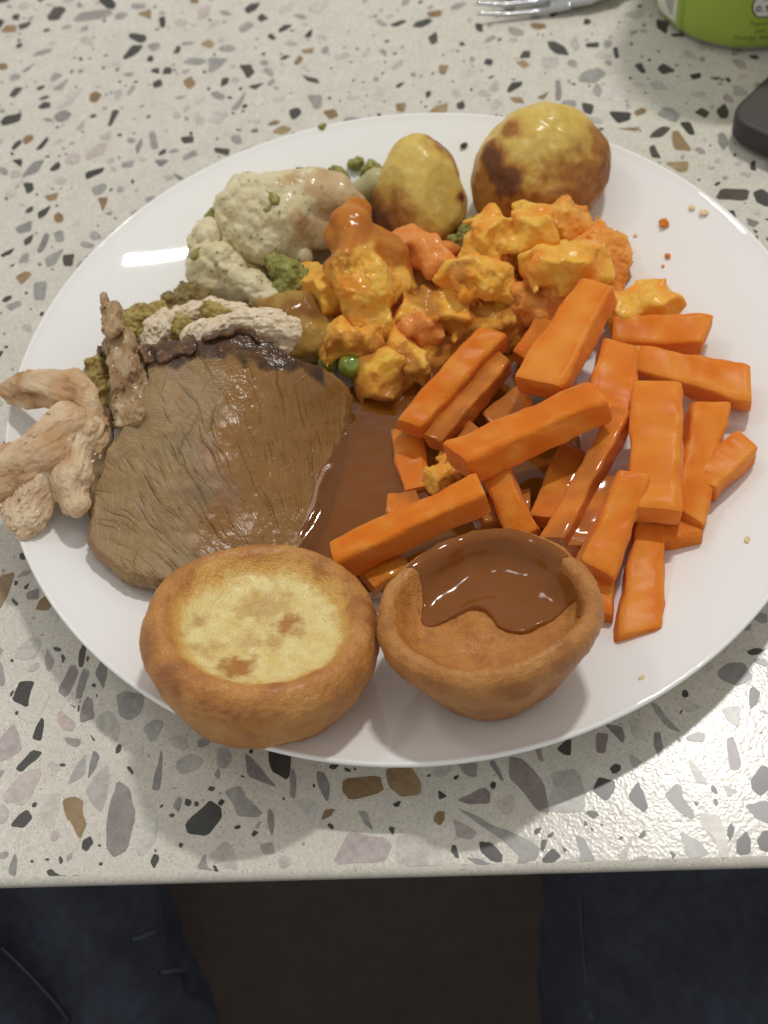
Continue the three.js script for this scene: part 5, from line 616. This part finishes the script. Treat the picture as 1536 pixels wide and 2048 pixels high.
// ---------------------------------------------------------------- seated person, chair and floor below the table edge
{
  const floorMat = new THREE.MeshStandardMaterial({ color: new THREE.Color().setRGB(...S(70, 57, 50)), roughness: 0.7, map: chipTex });
  const f = grid(4, 4, (a, b) => ({ p: [(a - 0.5) * 3, -0.745, (b - 0.5) * 3], uv: [a * 8, b * 8] })); const idx = f.index.array; for (let i = 0; i < idx.length; i += 3) { const q = idx[i + 1]; idx[i + 1] = idx[i + 2]; idx[i + 2] = q; } f.computeVertexNormals();
  const fl = addMesh('floor', f, floorMat, scene, true); fl.userData = { kind: 'structure', label: 'dark brown floor under the table', category: 'floor' };
  const dn = tileNoise(3);
  const denim = dataTex(512, (u, v, i, j) => { const tw = ((i + j) % 6 < 3 ? 1 : 0.8) * (1 + 0.06 * dn(u, v, 128) + 0.1 * dn(u, v, 20)); return [64 * tw, 70 * tw, 86 * tw]; });
  const denimMat = new THREE.MeshPhysicalMaterial({ map: denim, roughness: 0.85, sheen: 0.2, sheenRoughness: 0.6 });
  const threadMat = new THREE.MeshStandardMaterial({ color: new THREE.Color().setRGB(...S(84, 90, 100)), roughness: 0.8 });
  const person = thingGroup('person', [0, -745, 250], 'seated person in dark blue jeans, thighs reaching under the table', 'person');
  const Q = (l) => l.map(([x, y, z, r]) => [x, y + 745, z - 250, r]);
  const g = organicGeo({ parts: [{ c: Q([[-125, -215, 330, 88], [-199, -222, 110, 78], [-275, -222, -120, 66]]) }, { c: Q([[-275, -232, -120, 62], [-280, -440, -110, 52], [-284, -650, -60, 40]]) }, { c: Q([[85, -215, 330, 88], [106, -222, 110, 76], [140, -222, -120, 66]]) }, { c: Q([[140, -232, -120, 62], [150, -440, -110, 52], [155, -650, -60, 40]]) }, { e: [-15, 745 - 190, 130], r: [175, 105, 110] },
    { c: Q([[-170, -158, 60, 20], [-139, -158, 105, 24], [-125, -164, 160, 26], [-130, -170, 230, 24]]) }, { c: Q([[-226, -150, 200, 18], [-198, -148, 130, 14], [-208, -158, 60, 12]]) }], k: 9, noise: [[0.012, 14, 2], [0.03, 9, 1]], rough: (x, y, z) => 7 * Math.abs(fbm(x * 0.022 + 2, y * 0.02, z * 0.008, 2)) - 2, cell: 4 });
  { const p = g.attributes.position, n = g.attributes.normal, uv = []; for (let i = 0; i < p.count; i++) uv.push(p.getX(i) / 60, (p.getZ(i) - p.getY(i) * 0.6) / 60); g.setAttribute('uv', new THREE.Float32BufferAttribute(uv, 2)); }
  g.scale(MM, MM, MM); const jeans = addMesh('jeans', g, denimMat, person);
  person.updateMatrixWorld(true); const ray = new THREE.Raycaster(), eye = new THREE.Vector3(...CAM.pos).multiplyScalar(MM);
  const stitch = (pts, rad) => {                                     // seams lie on the cloth
    const on = []; for (const [u, v] of pts) { const q = new THREE.Vector3(...at(u, v, -100)).multiplyScalar(MM); ray.set(eye, q.sub(eye).normalize()); const h = ray.intersectObject(jeans, false)[0]; if (h) on.push(person.worldToLocal(h.point.clone().addScaledVector(ray.ray.direction, -0.0004))); }
    if (on.length > 1) addMesh('seam', new THREE.TubeGeometry(new THREE.CatmullRomCurve3(on), 30, rad, 6), threadMat, jeans);
  };
  stitch([[262, 1880], [285, 1873], [308, 1864]], 0.0008); stitch([[318, 1946], [345, 1942], [372, 1944]], 0.0008); stitch([[4, 1896], [40, 1930], [80, 1972], [120, 2016], [140, 2044]], 0.0006); stitch([[1160, 1800], [1165, 1870], [1172, 1950], [1184, 2040]], 0.0005);
  for (const x of [-284, 155]) { const s = organicGeo({ parts: [{ c: [[x, 45, -310, 42], [x, 40, -390, 40], [x, 34, -470, 30]], flat: 1.15 }], cell: 4, cut: (a, y) => 2 - y }); s.scale(MM, MM, MM); addMesh('shoe', s, new THREE.MeshStandardMaterial({ color: 0x1c1a19, roughness: 0.6 }), person); }
  const chair = thingGroup('chair', [-15, -745, 390], 'dark chair seat under the seated person', 'chair');
  const dark = new THREE.MeshStandardMaterial({ color: new THREE.Color().setRGB(...S(46, 38, 35)), roughness: 0.75 });
  const seat = new THREE.Mesh(new THREE.BoxGeometry(0.46, 0.05, 0.44), dark); seat.name = 'seat'; seat.position.set(0, 0.405, 0.02); chair.add(seat);
  for (const [sx, sz] of [[-1, -1], [1, -1], [-1, 1], [1, 1]]) { const l = new THREE.Mesh(new THREE.CylinderGeometry(0.016, 0.012, 0.38, 12), dark); l.name = 'leg'; l.position.set(sx * 0.2, 0.19, 0.02 + sz * 0.19); chair.add(l); }
}
scene.traverse((o) => { if (o.isMesh) { o.castShadow = true; o.receiveShadow = true; } });
renderer.render(scene, camera);
